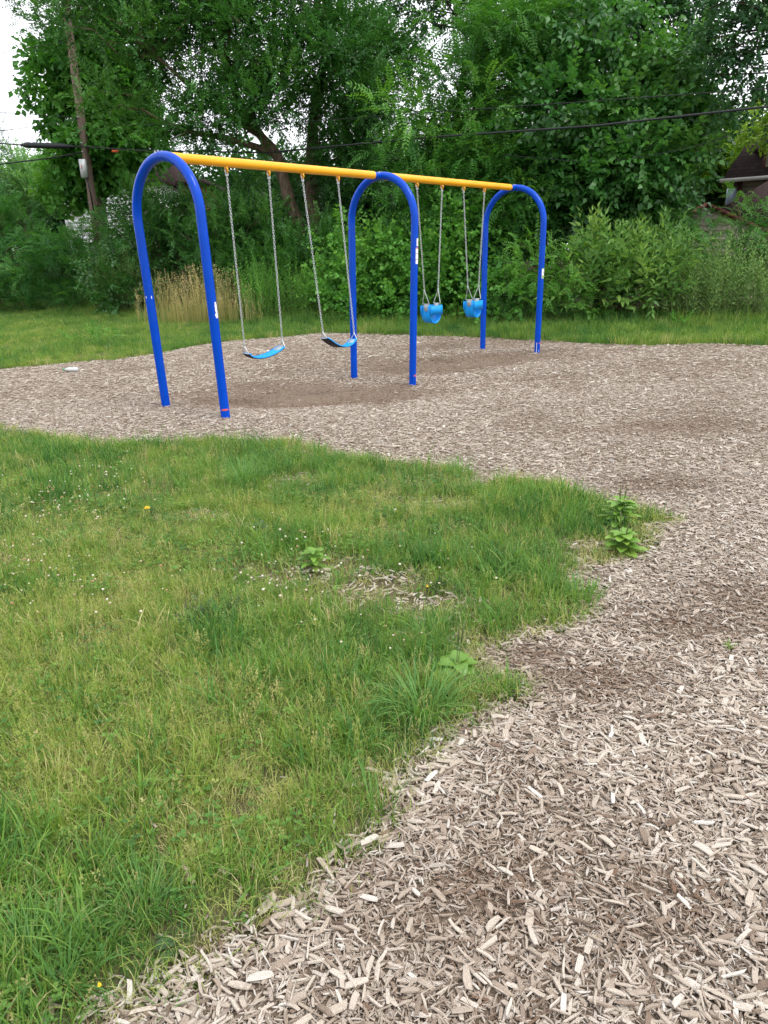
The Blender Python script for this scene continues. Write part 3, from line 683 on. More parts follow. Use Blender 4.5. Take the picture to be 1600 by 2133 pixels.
def foliage(name, kind, P, D, S, tint, mat, parent, base, r):
    """joins sprigs at points P growing along D into one leafy mesh"""
    n = len(P); var = r.integers(0, 6, n); Vs, Fs, Ts = [], [], []; off = 0
    up = np.array([0, 0, 1.0]) + r.normal(0, 0.35, (n, 3))
    y = D / (np.linalg.norm(D, axis=1)[:, None] + 1e-9); x = np.cross(y, up); x /= np.linalg.norm(x, axis=1)[:, None] + 1e-9; z = np.cross(x, y)
    R_ = np.stack([x, y, z], 2)
    for v in range(6):
        k = np.where(var == v)[0]
        if not len(k): continue
        tv, tf, tt = SPR[kind][v]
        W = np.einsum('nij,vj->nvi', R_[k], tv) * S[k][:, None, None] + P[k][:, None, :]
        Vs.append(W.reshape(-1, 3)); Fs.append((tf[None] + (np.arange(len(k)) * len(tv))[:, None, None] + off).reshape(-1, 3)); off += len(k) * len(tv)
        Ts.append((tint[k][:, None] + tt[None]).ravel())
    return mesh_obj(name, np.concatenate(Vs), np.concatenate(Fs), mat, parent, False, base, {'tint': np.clip(np.concatenate(Ts), 0, 1)})

PER = 2.0
def clump_sprigs(centers, radii, per, r, outward=0.8, upb=0.35, droop=0.0, fill=0.45, size=(.8, 1.25), tint=0.45):
    P, D, S, T = [], [], [], []
    for c, rad in zip(centers, radii):
        n = max(4, int(per * PER * r.uniform(0.7, 1.3) * (np.prod(rad) ** (2 / 3)) / 0.5))
        u = r.normal(0, 1, (n, 3)); u /= np.linalg.norm(u, axis=1)[:, None]
        rr = fill + (1 - fill) * r.random(n) ** 0.6
        P.append(c + u * rr[:, None] * rad)
        D.append(u * outward + r.normal(0, 0.5, (n, 3)) + np.array([0, 0, upb - droop]))
        S.append(r.uniform(size[0], size[1], n)); T.append(tint + r.normal(0, 0.17) + r.normal(0, 0.10, n) + 0.10 * u[:, 2])  # last term paints light from above: lighter leaves on each clump's top
    return np.concatenate(P), np.concatenate(D), np.concatenate(S), np.concatenate(T)

def sub_clumps(ells, n, rng, rr=(0.45, 0.8), flat=0.68, shell=0.45):
    """n leafy clumps spread through a union of ellipsoids [(centre, radii)]"""
    vol = np.array([np.prod(e[1]) for e in ells]) ** 0.8; pr = vol / vol.sum(); C_, R_ = [], []
    tries = 0
    while len(C_) < n and tries < n * 30:
        tries += 1
        e = ells[rng.choice(len(ells), p=pr)]; u = rng.normal(0, 1, 3); u /= np.linalg.norm(u)
        p = np.asarray(e[0]) + u * np.asarray(e[1]) * (shell + (1 - shell) * rng.random() ** 0.7)
        if p[2] < 0.25: continue
        rad = rng.uniform(*rr)
        if C_ and np.min(np.linalg.norm(np.array(C_) - p, axis=1)) < rad * 0.68: continue
        C_.append(p); R_.append(np.array([rad, rad, rad * flat * rng.uniform(.8, 1.2)]))
    return C_, R_

def limbs(mb, trunk, centers, rng, r0=0.05, frac=1.0, crook=0.12):
    """a bough from the nearest sensible trunk point to each clump"""
    trunk = np.asarray(trunk)
    for c in centers:
        if rng.random() > frac: continue
        d = np.linalg.norm(trunk - c, axis=1) + 1.2 * np.maximum(0, trunk[:, 2] - c[2] + 0.3)
        a = trunk[int(np.argmin(d))]; L_ = np.linalg.norm(c - a)
        if L_ < 0.15: continue
        m1 = a + (c - a) * 0.35 + np.array([0, 0, 0.10 * L_]) + rng.normal(0, crook * L_, 3) * .5; m2 = a + (c - a) * 0.7 + np.array([0, 0, 0.08 * L_]) + rng.normal(0, crook * L_, 3) * .5
        rs = r0 * min(1.0, 0.35 + L_ * 0.3)
        mb.tube([a, m1, m2, c], [rs, rs * .75, rs * .5, rs * .2], 5, cap=False)

def smooth_path(pts, n=5):
    pts = np.asarray(pts, float); out = []
    for i in range(len(pts) - 1):
        p0, p1, p2, p3 = pts[max(i - 1, 0)], pts[i], pts[i + 1], pts[min(i + 2, len(pts) - 1)]
        for t in np.arange(n) / n:
            out.append(0.5 * ((2 * p1) + (-p0 + p2) * t + (2 * p0 - 5 * p1 + 4 * p2 - p3) * t * t + (-p0 + 3 * p1 - 3 * p2 + p3) * t ** 3))
    return np.array(out + [pts[-1]])

STATS = {}
def tree(label, kind, trunk_pts, r_base, r_top, ells, n_cl, per, seed, name='broadleaf_tree', cat='tree', mat=None, bark=None, rr=(0.45, 0.8), size=(.8, 1.25), upb=0.35, droop=0.0, extra=None, limb_r=0.035, fill=0.45, tint=0.45, group=None, limb_frac=1.0, shell=0.45, parts=('trunk', 'crown'), outward=0.8):
    rng = np.random.default_rng(seed)
    tp = smooth_path(trunk_pts, 5); base = tp[0].copy()
    th = thing(name, label, cat, base, group)
    C_, R_ = sub_clumps(ells, n_cl, rng, rr, shell=shell)
    mb = MB(); mb.tube(tp, np.linspace(r_base, r_top, len(tp)) * (1 + 0.06 * np.sin(np.arange(len(tp)) * 1.7)), 12)
    tps = [tp]
    for (pts, ra, rb) in (extra or []):
        q = smooth_path(pts, 5); mb.tube(q, np.linspace(ra, rb, len(q)), 10); tps.append(q)
    limbs(mb, np.concatenate(tps)[2:], C_, rng, limb_r, limb_frac)
    mb.build(parts[0], bark or M_BARK, th, base, smooth=True)
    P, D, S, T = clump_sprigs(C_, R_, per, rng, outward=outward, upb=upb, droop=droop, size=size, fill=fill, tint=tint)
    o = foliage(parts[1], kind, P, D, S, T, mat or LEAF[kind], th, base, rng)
    STATS[label] = len(o.data.polygons)
    return th

def ell(px, py, Y, rx, ry, rz): return (at(px, py, Y), np.array([rx, ry, rz]))
def gp(px, Y, z=-0.1):
    """ground point under photo column px at distance Y"""
    p = at(px, 600, Y); return np.array([p[0], Y, float(gz(p[0], Y)) + z])

# ------------------------------------------------------------------ houses behind the hedge
def siding_mat(name, col, dark=0.75):
    m, N, L, b = newmat(name); tc = N.new('ShaderNodeTexCoord')
    nz = N.new('ShaderNodeTexNoise'); nz.inputs['Scale'].default_value = 2.5; nz.inputs['Detail'].default_value = 6
    L.new(tc.outputs['Object'], nz.inputs['Vector'])
    r = ramp(N, [(0.3, [c * 0.85 for c in col]), (0.7, col)]); L.new(nz.outputs['Fac'], r.inputs['Fac']); L.new(r.outputs['Color'], b.inputs['Base Color'])
    b.inputs['Roughness'].default_value = 0.7; return m
M_BEIGE = siding_mat('beige_siding', (0.46, 0.42, 0.33)); M_WSIDE = siding_mat('white_siding', (0.82, 0.83, 0.83)); M_TRIM = simple('dark_red_trim', (0.07, 0.022, 0.018), 0.7)
M_GUTTER = simple('grey_gutter', (0.42, 0.40, 0.40), 0.5); M_BRICK = simple('red_brick', (0.28, 0.10, 0.07), 0.9, 0, 0.2, 0.3, 14)
m, N, L, b = newmat('brown_shingle'); M_SHINGLE = m
tc = N.new('ShaderNodeTexCoord'); bt = N.new('ShaderNodeTexBrick'); bt.inputs['Scale'].default_value = 3.0
bt.inputs['Color1'].default_value = (0.040, 0.027, 0.028, 1); bt.inputs['Color2'].default_value = (0.062, 0.043, 0.042, 1); bt.inputs['Mortar'].default_value = (0.022, 0.016, 0.016, 1); bt.inputs['Mortar Size'].default_value = 0.012
L.new(tc.outputs['Object'], bt.inputs['Vector']); L.new(bt.outputs['Color'], b.inputs['Base Color']); b.inputs['Roughness'].default_value = 0.95; b.inputs['Specular IOR Level'].default_value = 0.15

def clapboards(th, base, p0, p1, z0, z1, mat, nrm, h=0.14, clip=None):
    """lapped boards from p0 to p1; clip(z) gives the (f0,f1) span of the wall at height z (gables)"""
    p0, p1, nrm = (np.asarray(q, float) for q in (p0, p1, nrm)); z = z0
    while z < z1 - 0.02:
        zt = min(z + h, z1); f0, f1 = clip(z) if clip else (0, 1); g0_, g1_ = clip(zt) if clip else (0, 1)
        if f1 - f0 > 0.02:
            A = p0 + (p1 - p0) * f0; B = p0 + (p1 - p0) * f1; A2 = p0 + (p1 - p0) * g0_; B2 = p0 + (p1 - p0) * max(g1_, g0_ + .001)
            V = [A + nrm * 0.030 + ZV * z, B + nrm * 0.030 + ZV * z, B2 + nrm * 0.008 + ZV * zt, A2 + nrm * 0.008 + ZV * zt, A + ZV * z, B + ZV * z, B2 + ZV * zt, A2 + ZV * zt]
            MB().add(V, [(0, 1, 2, 3), (5, 4, 7, 6), (0, 4, 5, 1), (0, 3, 7, 4), (1, 5, 6, 2), (3, 2, 6, 7)]).build('siding_board', mat, th, base)
        z = zt

# brown roofed house on the right
Yh = 25.0; c0 = at(1535, 430, Yh); hx0 = c0[0]; hb = np.array([hx0, Yh, 0.1])
house = thing('brown_roofed_house', 'beige sided house with a steep dark brown roof and dormer at right edge', 'house', hb)
EZ = at(1560, 376, Yh)[2]
MB().box((hx0 + 0.02, Yh + 0.02, 0), (hx0 + 8, Yh + 8, EZ)).build('wall', M_BEIGE, house, hb)
clapboards(house, hb, (hx0 + .05, Yh, 0), (hx0 + 8, Yh, 0), 1.2, EZ - .02, M_BEIGE, (0, -1, 0), 0.17)
mb = MB(); mb.box((hx0 - .05, Yh - 0.06, 0), (hx0 + 0.09, Yh + .08, EZ)); mb.build('corner_board', M_TRIM, house, hb)
rx0 = at(1521, 378, Yh - .4)[0]; tz = EZ + 1.75
mb = MB(); V = [(rx0, Yh - .4, EZ), (hx0 + 8.3, Yh - .4, EZ), (hx0 + 8.3, Yh + 8.3, EZ), (rx0, Yh + 8.3, EZ), (rx0 + 0.75, Yh + 1.0, tz), (hx0 + 7.6, Yh + 1.0, tz), (hx0 + 7.6, Yh + 7.0, tz), (rx0 + .75, Yh + 7.0, tz),
                (rx0 + 3.2, Yh + 4, tz + .4), (hx0 + 5.5, Yh + 4, tz + .4)]
mb.add(V, [(0, 1, 5, 4), (1, 2, 6, 5), (2, 3, 7, 6), (3, 0, 4, 7), (4, 5, 9, 8), (5, 6, 9), (6, 7, 8, 9), (7, 4, 8), (3, 2, 1, 0)])
roof = mb.build('roof', M_SHINGLE, house, hb)
MB().box((rx0 - .03, Yh - .52, EZ - .05), (hx0 + 8.3, Yh - .405, EZ + .06)).build('gutter', M_GUTTER, roof, hb)
dx0 = at(1588, 340, Yh)[0]; dz0 = at(1590, 356, Yh)[2]; dz1 = at(1590, 318, Yh)[2]
MB().box((dx0, Yh - .1, dz0), (dx0 + 2.4, Yh + 1.6, dz1)).build('dormer', M_BEIGE, house, hb)
clapboards(house, hb, (dx0 + .05, Yh - .11, 0), (dx0 + 2.4, Yh - .11, 0), dz0, dz1 - .03, M_BEIGE, (0, -1, 0), 0.17)
mb = MB(); mb.box((dx0 - .35, Yh - .35, dz1), (dx0 + 2.7, Yh + 1.7, dz1 + .10)); mb.build('dormer_roof', M_SHINGLE, house, hb)
mb = MB(); mb.box((dx0 - .05, Yh - .15, dz0), (dx0 + .045, Yh - .03, dz1)); mb.build('dormer_trim', M_TRIM, house, hb)
# lean-to roof sloping up to the right in front of its wall
pa = at(1528, 432, Yh - .6); pb = at(1640, 365, Yh - .6); pc = at(1640, 470, Yh - .6)
V = np.array([pa, pb, pc, at(1528, 470, Yh - .6)]); V2 = V + np.array([0, .45, 0])
MB().add(np.concatenate([V, V2]), [(0, 3, 2, 1), (4, 5, 6, 7), (0, 1, 5, 4), (1, 2, 6, 5), (2, 3, 7, 6), (3, 0, 4, 7)]).build('porch_roof', M_SHINGLE, house, hb)
mb = MB(); vp = at(1575, 292, Yh + .6); mb.tube([vp - ZV * .3, vp + ZV * .12], .06, 8); mb.build('roof_vent', M_BLACKC, roof, hb)

house.rotation_euler.z = -math.radians(33)

# garden shed in front of it
Ys = 18.6; ax_ = at(1472, 426, Ys); sw = 1.30; sb = np.array([ax_[0], Ys, 0.05])
shed = thing('garden_shed', 'small beige sided shed with red brown gable roof behind the bushes', 'shed', sb)
az_ = ax_[2] - 0.06; ez_ = az_ - 0.62
MB().add([(ax_[0] - sw, Ys, 0), (ax_[0] + sw, Ys, 0), (ax_[0] + sw, Ys, ez_), (ax_[0], Ys, az_), (ax_[0] - sw, Ys, ez_), (ax_[0] - sw, Ys + 2.6, 0), (ax_[0] + sw, Ys + 2.6, 0), (ax_[0] + sw, Ys + 2.6, ez_), (ax_[0], Ys + 2.6, az_), (ax_[0] - sw, Ys + 2.6, ez_)],
         [(0, 1, 2, 3, 4), (9, 8, 7, 6, 5), (0, 5, 6, 1), (1, 6, 7, 2), (4, 9, 5, 0), (2, 7, 8, 3), (3, 8, 9, 4)]).build('wall', M_BEIGE, shed, sb)
def gclip(z):
    if z <= ez_: return (0, 1)
    f = (z - ez_) / (az_ - ez_) * 0.5; return (f, 1 - f)
clapboards(shed, sb, (ax_[0] - sw, Ys - .001, 0), (ax_[0] + sw, Ys - .001, 0), 0.1, az_ - .01, M_BEIGE, (0, -1, 0), 0.125, gclip)
M_SROOF = simple('red_brown_roof', (0.105, 0.030, 0.024), 0.8, 0, 0.3, 0.2, 10)
for sg in (-1, 1):
    a = np.array([ax_[0], 0, az_ + .005]); e_ = np.array([ax_[0] + sg * (sw + .16), 0, ez_ - .07]); up_ = np.array([0, 0, .10])
    V = [a + [0, Ys - .14, 0], e_ + [0, Ys - .14, 0], e_ + [0, Ys + 2.75, 0], a + [0, Ys + 2.75, 0]]; V = V + [v + up_ for v in V]
    F = [(0, 3, 2, 1), (4, 5, 6, 7), (0, 1, 5, 4), (1, 2, 6, 5), (2, 3, 7, 6), (3, 0, 4, 7)]
    MB().add(V, F if sg > 0 else [f[::-1] for f in F]).build('roof', M_SROOF, shed, sb)

shed.rotation_euler.z = -math.radians(22)

# white house on the left, seen through the leaves
Yw = 34.0; wc = at(126, 400, Yw); wx0 = wc[0]; wz = at(130, 385, Yw)[2]; wx1 = at(330, 400, Yw)[0]; wb = np.array([wx0, Yw, 0.1])
wh = thing('white_house', 'white clapboard house with a window glimpsed behind the leaves', 'house', wb)
MB().box((wx0 + .02, Yw + .02, 0), (wx1, Yw + 7, wz)).build('wall', M_WSIDE, wh, wb)
clapboards(wh, wb, (wx0, Yw, 0), (wx1, Yw, 0), 1.0, wz, M_WSIDE, (0, -1, 0), 0.17)
q0 = at(147, 446, Yw); q1 = at(159, 408, Yw)
fr = MB().box((q0[0] - .09, Yw - .07, q0[2] - .09), (q1[0] + .09, Yw - .032, q1[2] + .09)).build('window_frame', M_WSIDE, wh, wb)
MB().box((q0[0], Yw - .085, q0[2]), (q1[0], Yw - .072, q1[2])).build('pane', M_GLASS, fr, wb)
MB().add([(wx0 - .3, Yw - .3, wz), (wx1 + .3, Yw - .3, wz), (wx1 + .3, Yw + 7.3, wz), (wx0 - .3, Yw + 7.3, wz), (wx0 - .3, Yw + 3.5, wz + 1.6), (wx1 + .3, Yw + 3.5, wz + 1.6)], [(0, 1, 5, 4), (1, 2, 5), (2, 3, 4, 5), (3, 0, 4), (3, 2, 1, 0)]).build('roof', M_SHINGLE, wh, wb)
Yb = 32.0; bx = at(380, 400, Yb)[0]; bz_ = at(400, 385, Yb)[2]; bx1 = at(420, 400, Yb)[0]; bb = np.array([bx, Yb, 0.1])
bh = thing('brick_chimney_house', 'red brick house end barely showing through the trees', 'house', bb)
MB().box((bx, Yb, 0), (bx1, Yb + 4, bz_)).build('wall', M_BRICK, bh, bb)
MB().box((bx - .2, Yb - .2, bz_), (bx1 + .2, Yb + 4.2, bz_ + .2)).build('roof', M_SHINGLE, bh, bb)
MB().box((at(399, 402, Yb)[0], Yb - .05, at(399, 404, Yb)[2]), (at(412, 402, Yb)[0], Yb - .01, at(399, 396, Yb)[2])).build('window_sill', M_WSIDE, bh, bb)
# pale blue grey panel of a building further off
Yp = 27.5; pp = at(1512, 428, Yp); pq = at(1538, 392, Yp)
tag(MB().box((pp[0], Yp, pp[2]), (pq[0] + .3, Yp + .06, pq[2])).box((pp[0], Yp + .01, 0), (pp[0] + .06, Yp + .05, pp[2])).build('fence_panel', simple('blue_grey_panel', (0.30, 0.36, 0.52), 0.6), None, np.array([pp[0], Yp, 0.0])), 'pale blue grey panel beside the brown roofed house', 'panel')

# ------------------------------------------------------------------ trees and shrubs
def trunk_to(px0, Y, pxs):
    """trunk from the ground under px0 through photo points pxs at distance Y"""
    return [gp(px0, Y)] + [at(a, b_, Y) for a, b_ in pxs]

# far mass behind everything, added to block light from the horizon
rng = np.random.default_rng(5)
cs, rs = [], []
for i in range(330):
    x = rng.uniform(-34, 34); y = 40 + rng.uniform(-2, 4) - 0.15 * x; hmax = 4.2 + 1.8 * vnoise(x * .2, 3, 4)
    cs.append(np.array([x, y, rng.uniform(0.4, hmax)])); rr_ = rng.uniform(.9, 1.6); rs.append(np.array([rr_, rr_, rr_ * .8]))
P, D, S, T = clump_sprigs(cs, rs, 7, rng, size=(3.0, 4.6), tint=.35)
o = foliage('treeline', 'elm', P, D, S, T, LEAF['maple'], None, (0, 0, 0), rng); o['kind'] = 'stuff'; o['label'] = 'distant mass of trees added behind the hedge'

# dark undergrowth added to darken bright gaps between the hedge and the trees
cs, rs = [], []
for i in range(300):
    x = rng.uniform(-19, 13); y = hedge_y(x) + rng.uniform(4.5 if -5 < x < 1 else 3.0, 7.5)
    if x > 7.2 or (x > 5.2 and y > 18): continue
    hmax = 2.5 + 0.9 * vnoise(x * .5, 9, 4)
    if -0.50 < x / y < -0.29: hmax = 1.5
    cs.append(np.array([x, y, rng.uniform(0.2, hmax)])); rr_ = rng.uniform(.5, .9); rs.append(np.array([rr_, rr_, rr_ * .8]))
P, D, S, T = clump_sprigs(cs, rs, 15, rng, size=(1.3, 2.0), tint=.3)
o = foliage('undergrowth', 'elm', P, D, S, T, LEAF['maple'], None, (0, 0, 0), rng); o['kind'] = 'stuff'; o['label'] = 'dark undergrowth added behind the hedge to darken the gaps'

# 1 big small-leaved tree, left of centre
tree('large small leaved tree with leaning brown trunk behind the two belt swings', 'elm',
     trunk_to(640, 21.5, [(628, 500), (606, 430), (590, 370), (575, 320), (545, 285), (500, 215), (470, 120), (450, 10)]), 0.20, 0.07,
     [ell(365, 165, 20.5, 2.1, 1.6, 1.6), ell(520, 130, 21, 2.6, 1.8, 1.8), ell(690, 170, 21, 1.9, 1.6, 1.9), ell(470, 250, 20, 2.4, 1.3, 0.75), ell(245, 30, 21, 1.7, 1.5, 0.95),
      ell(620, 30, 21.5, 2.4, 1.8, 1.5), ell(420, 20, 21.5, 2.4, 1.8, 1.5), ell(320, 270, 20, 0.9, 1.0, 0.6), ell(450, -110, 22, 3.8, 2.2, 1.4)],
     150, 62, 101, extra=[(trunk_to(655, 22, [(655, 470), (650, 400), (650, 300), (660, 200), (690, 80)]), 0.26, 0.08), ([at(575, 320, 21.5), at(480, 290, 21), at(380, 270, 20.6), at(300, 230, 20.5)], 0.10, 0.03), ([at(545, 285, 21.5), at(420, 200, 21), at(330, 120, 20.5)], 0.08, 0.03)],
     rr=(0.45, 0.85), name='small_leaved_tree', tint=0.48)
tree('sparse twiggy branches of a tree against the white sky, top corner by the pole', 'elm', trunk_to(215, 26.5, [(205, 420), (190, 250), (175, 120), (150, 40), (120, -60)]), 0.13, 0.04,
     [ell(110, 45, 26, 1.5, 1.0, 0.9), ell(60, 20, 26, 1.0, .8, .5), ell(150, 60, 26, .8, .8, .5), ell(140, -60, 26, 2.0, 1.2, 1.0)], 26, 34, 102, rr=(.3, .6), name='small_leaved_tree', limb_r=.04)
# 2 shade trees filling centre
tree('dark small leaved tree in the gap between the middle arch and the leaning trunk', 'elm', trunk_to(760, 22.5, [(762, 470), (768, 330), (760, 200), (750, 60)]), 0.17, 0.05,
     [ell(740, 250, 21.5, 1.1, 1.1, 1.0), ell(745, 385, 21.2, .9, 1.0, .9), ell(640, 360, 22.6, 0.9, .8, .7), ell(800, 400, 22, 1.0, 1.0, 1.1), ell(760, 120, 22.5, 1.3, 1.2, 1.2)], 52, 56, 103, bark=M_BARKD, name='small_leaved_tree', tint=.36)
# 3 catalpa behind the pole
tree('large heart leaved tree behind the utility pole', 'catalpa', trunk_to(215, 28, [(212, 420), (205, 320), (195, 220), (185, 110)]), 0.18, 0.05,
     [ell(145, 150, 27, 1.2, 1.2, .85), ell(205, 120, 27.3, 1.2, 1.1, .9), ell(185, 240, 26.8, 1.2, 1.2, 1.0), ell(215, 320, 26.5, 1.5, 1.1, 1.0), ell(160, 345, 27, 1.0, 1.0, .6), ell(270, 260, 26.6, 1.1, 1.0, 1.3), ell(240, 200, 27, 1.4, 1.0, 1.2), ell(200, 365, 26.6, 1.0, .8, .35), ell(280, 360, 26.6, .9, .8, .4), ell(140, 385, 26.8, 1.0, .8, .35)],
     84, 40, 104, rr=(.4, .75), name='heart_leaved_tree', droop=.25, tint=.5)
# 4 walnut-like tree right of centre
tree('bright green tree with long feathery leaves behind the middle arch', 'pinnate', trunk_to(960, 18.6, [(955, 500), (950, 400), (945, 300), (960, 200), (985, 90)]), 0.14, 0.04,
     [ell(890, 240, 17.6, .9, .9, .7), ell(1010, 150, 17.6, 1.3, 1.1, 1.1), ell(1000, 300, 17.2, 1.5, 1.0, 1.1), ell(900, 390, 17.2, 1.2, .9, .8), ell(1060, 390, 17.0, 1.2, .9, .9), ell(1080, 60, 18, 1.1, 1.0, .9), ell(850, 350, 17.8, .7, .8, .5), ell(1010, 470, 16.9, .7, .7, .5), ell(880, 460, 17.0, .6, .6, .5)],
     96, 40, 105, rr=(.35, .65), name='feather_leaved_tree', bark=M_BARKD, droop=.15, upb=.25, tint=.5, size=(.85, 1.3))
# 5 mulberry
tree('glossy broad leaved tree filling the space under the black cable', 'mulberry', trunk_to(1250, 17.8, [(1250, 460), (1255, 380), (1250, 280), (1240, 170), (1230, 70)]), 0.15, 0.04,
     [ell(1230, 130, 17.3, 1.2, 1.0, 1.1), ell(1330, 220, 17, 1.5, 1.0, 1.1), ell(1200, 270, 16.8, 1.3, 1.0, 1.0), ell(1375, 310, 16.6, .8, .8, 1.0), ell(1290, 370, 16.5, 1.4, .9, .9), ell(1160, 380, 16.8, 1.0, .9, .8), ell(1400, 190, 17, .6, .6, .5), ell(1200, 440, 16.8, .7, .6, .5), ell(1350, 420, 16.8, .8, .6, .5)],
     100, 52, 106, rr=(.35, .65), name='glossy_leaved_tree', bark=M_BARKD, droop=.2, tint=.5, size=(1.1, 1.6))
# 6, 7 tall dark trees behind
tree('tall dark tree with thick trunk rising above the feathery leaved tree', 'maple', trunk_to(1015, 25, [(1015, 480), (1012, 300), (1006, 120), (1000, 0), (995, -150)]), 0.40, 0.28,
     [ell(860, 30, 25, 1.7, 1.4, .7), ell(1140, 60, 24.5, 1.9, 1.4, 1.1), ell(980, -60, 25, 3.0, 2.0, .9), ell(900, 150, 25.5, .8, .8, .6), ell(1090, 170, 25, 1.3, 1.2, 1.1), ell(1000, 330, 25.5, 2.4, 1.5, 1.4)], 66, 30, 107, rr=(.45, .85), name='tall_shade_tree', bark=M_BARKD, droop=.45, tint=.4)
tree('tall dark tree with trunk showing near the top right behind the glossy leaves', 'maple', trunk_to(1300, 23, [(1298, 450), (1294, 250), (1290, 100), (1285, 0), (1280, -140)]), 0.26, 0.18,
     [ell(1230, 10, 23, 1.4, 1.2, .7), ell(1390, 50, 22.5, 1.2, 1.2, .9), ell(1330, -70, 23, 2.4, 1.6, .9), ell(1410, 140, 22.5, .8, .8, .7), ell(1420, 290, 22, .6, .6, .6), ell(1370, 390, 22, 1.2, 1.0, .9), ell(1220, 350, 22.5, 1.8, 1.2, 1.2)], 76, 46, 108, rr=(.4, .8), name='tall_shade_tree', bark=M_BARKD, droop=.45, tint=.42)
# 8 overhanging branches top right
tree('dark drooping branches hanging against the sky in the top right corner', 'maple', trunk_to(1850, 15.5, [(1850, 400), (1830, 200), (1790, 60), (1740, -80)]), 0.26, 0.10,
     [ell(1570, 40, 15, .75, .8, .5), ell(1540, 130, 15, .55, .6, .45), ell(1600, 110, 15, .7, .7, .5), ell(1660, 40, 15.2, .8, .8, .7), ell(1500, 30, 15, .5, .5, .4), ell(1580, 210, 15, .5, .5, .3), ell(1700, 170, 15.4, .9, .9, .9), ell(1640, -60, 15.2, 1.4, 1.0, .6), ell(1520, 80, 15, .6, .6, .4), ell(1470, 10, 15.2, .5, .5, .3)], 84, 34, 109, rr=(.25, .45), name='overhanging_tree', bark=M_BARKD, droop=.6, tint=.35, size=(.7, 1.05))
tree('yellow green tree leaning over the brown roof', 'maple', trunk_to(1760, 21.5, [(1750, 400), (1720, 300), (1680, 240)]), 0.16, 0.06,
     [ell(1595, 250, 21, .45, .5, .3), ell(1650, 270, 21, .7, .7, .4), ell(1700, 220, 21, 1.1, 1.0, .8)], 26, 46, 110, mat=LEAF['yellowgreen'], rr=(.3, .5), name='yellow_green_tree', droop=.3)
tree('pale green distant tree in the gap beside the brown roof', 'elm', trunk_to(1525, 36, [(1525, 430), (1525, 360)]), 0.25, 0.12,
     [ell(1520, 330, 36, 1.6, 1.4, 1.6), ell(1550, 350, 36, 1.4, 1.4, 1.6), ell(1480, 370, 36, 1.6, 1.4, 1.3)], 34, 40, 111, mat=LEAF['yellowgreen'], rr=(.5, .9), size=(1.3, 2.0), name='distant_tree')
tree('pale feathery distant tree low at the left beyond the hedge', 'elm', trunk_to(60, 38, [(60, 470), (60, 400)]), 0.25, 0.12,
     [ell(50, 385, 38, 1.6, 1.4, 1.5), ell(95, 400, 38, 1.3, 1.2, 1.2), ell(10, 420, 38, 1.5, 1.4, 1.2)], 32, 34, 112, mat=LEAF['pale'], rr=(.5, .9), size=(1.2, 1.9), name='distant_tree', upb=.8)
# 9 spruce reaching in from the left edge
tree('dark needle tree at the left edge with sagging twigs', 'spruce', trunk_to(-95, 27, [(-95, 450), (-92, 330), (-90, 200), (-90, 60)]), 0.16, 0.04,
     [ell(-30, 300, 26.6, .9, .5, .3), ell(-20, 345, 26.6, .8, .6, .35), ell(-40, 400, 26.6, 1.1, .8, .5), ell(-60, 230, 26.8, .9, .5, .4), ell(-15, 268, 26.6, .55, .3, .12)], 36, 40, 113, rr=(.25, .5), name='needle_tree', bark=M_BARKD, droop=.3)

# shrubs of the hedge
def shrub(label, kind, px, Y, ells, n_cl, per, seed, **kw):
    g = gp(px, Y); tp = [g, g + np.array([.02, .0, .35]), g + np.array([-.05, .05, .9])]
    kw.setdefault('name', 'hedge_shrub'); kw.setdefault('group', 'shrubs of the hedge')
    return tree(label, kind, tp, 0.045, 0.02, ells, n_cl, per, seed, cat='shrub', parts=('stems', 'foliage'), limb_r=0.02, **kw)

shrub('feathery green locust shrub at the left edge of the hedge', 'locust', -20, 25.6, [ell(20, 540, 25.2, 1.6, 1.0, 1.3), ell(-30, 470, 25.6, 1.4, 1.0, 1.2), ell(60, 600, 24.8, 1.3, .8, .6), ell(30, 450, 26.3, 1.2, .9, .8)], 54, 21, 201, rr=(.35, .6), tint=.5, size=(1.25, 1.8))
shrub('feathery green locust shrub at the foot of the utility pole', 'locust', 140, 24.8, [ell(130, 545, 24.4, 1.5, .9, 1.2), ell(190, 535, 24.6, 1.3, .9, .9), ell(190, 590, 23.9, 1.4, .7, .6), ell(225, 455, 25, .7, .6, .30)], 54, 21, 202, rr=(.35, .6), tint=.52, size=(1.25, 1.8))
shrub('dark leafy shrub behind the front arch', 'elm', 340, 22.4, [ell(300, 480, 22.6, 1.3, .9, 1.1), ell(370, 470, 22.3, 1.3, .9, 1.1), ell(330, 560, 21.8, 1.5, .8, .9), ell(430, 450, 22.2, 1.0, .8, .9)], 58, 56, 203, rr=(.35, .6), size=(.75, 1.1), tint=.42)
shrub('broad leaved shrub just left of the front arch', 'mulberry', 255, 22.8, [ell(250, 560, 22.3, 1.0, .7, .9), ell(285, 600, 21.8, 1.0, .6, .6), ell(230, 600, 22.6, .9, .6, .6)], 28, 46, 204, rr=(.3, .5), tint=.4)
shrub('dense green shrub behind the dry grass', 'elm', 480, 20.6, [ell(460, 500, 20.4, 1.2, .8, .9), ell(520, 490, 20.5, 1.1, .8, .9), ell(500, 580, 19.8, 1.5, .7, .7), ell(500, 450, 21, .6, .6, .5)], 52, 56, 205, rr=(.35, .6), size=(.75, 1.1), tint=.44)
shrub('dark shrub at the foot of the leaning trunk', 'elm', 640, 19.8, [ell(620, 560, 19.4, 1.3, .8, .8), ell(690, 540, 19.4, 1.0, .8, .8), ell(690, 500, 20, .6, .6, .5), ell(590, 545, 20, .8, .6, .45)], 48, 54, 206, rr=(.35, .55), size=(.75, 1.1), tint=.42)
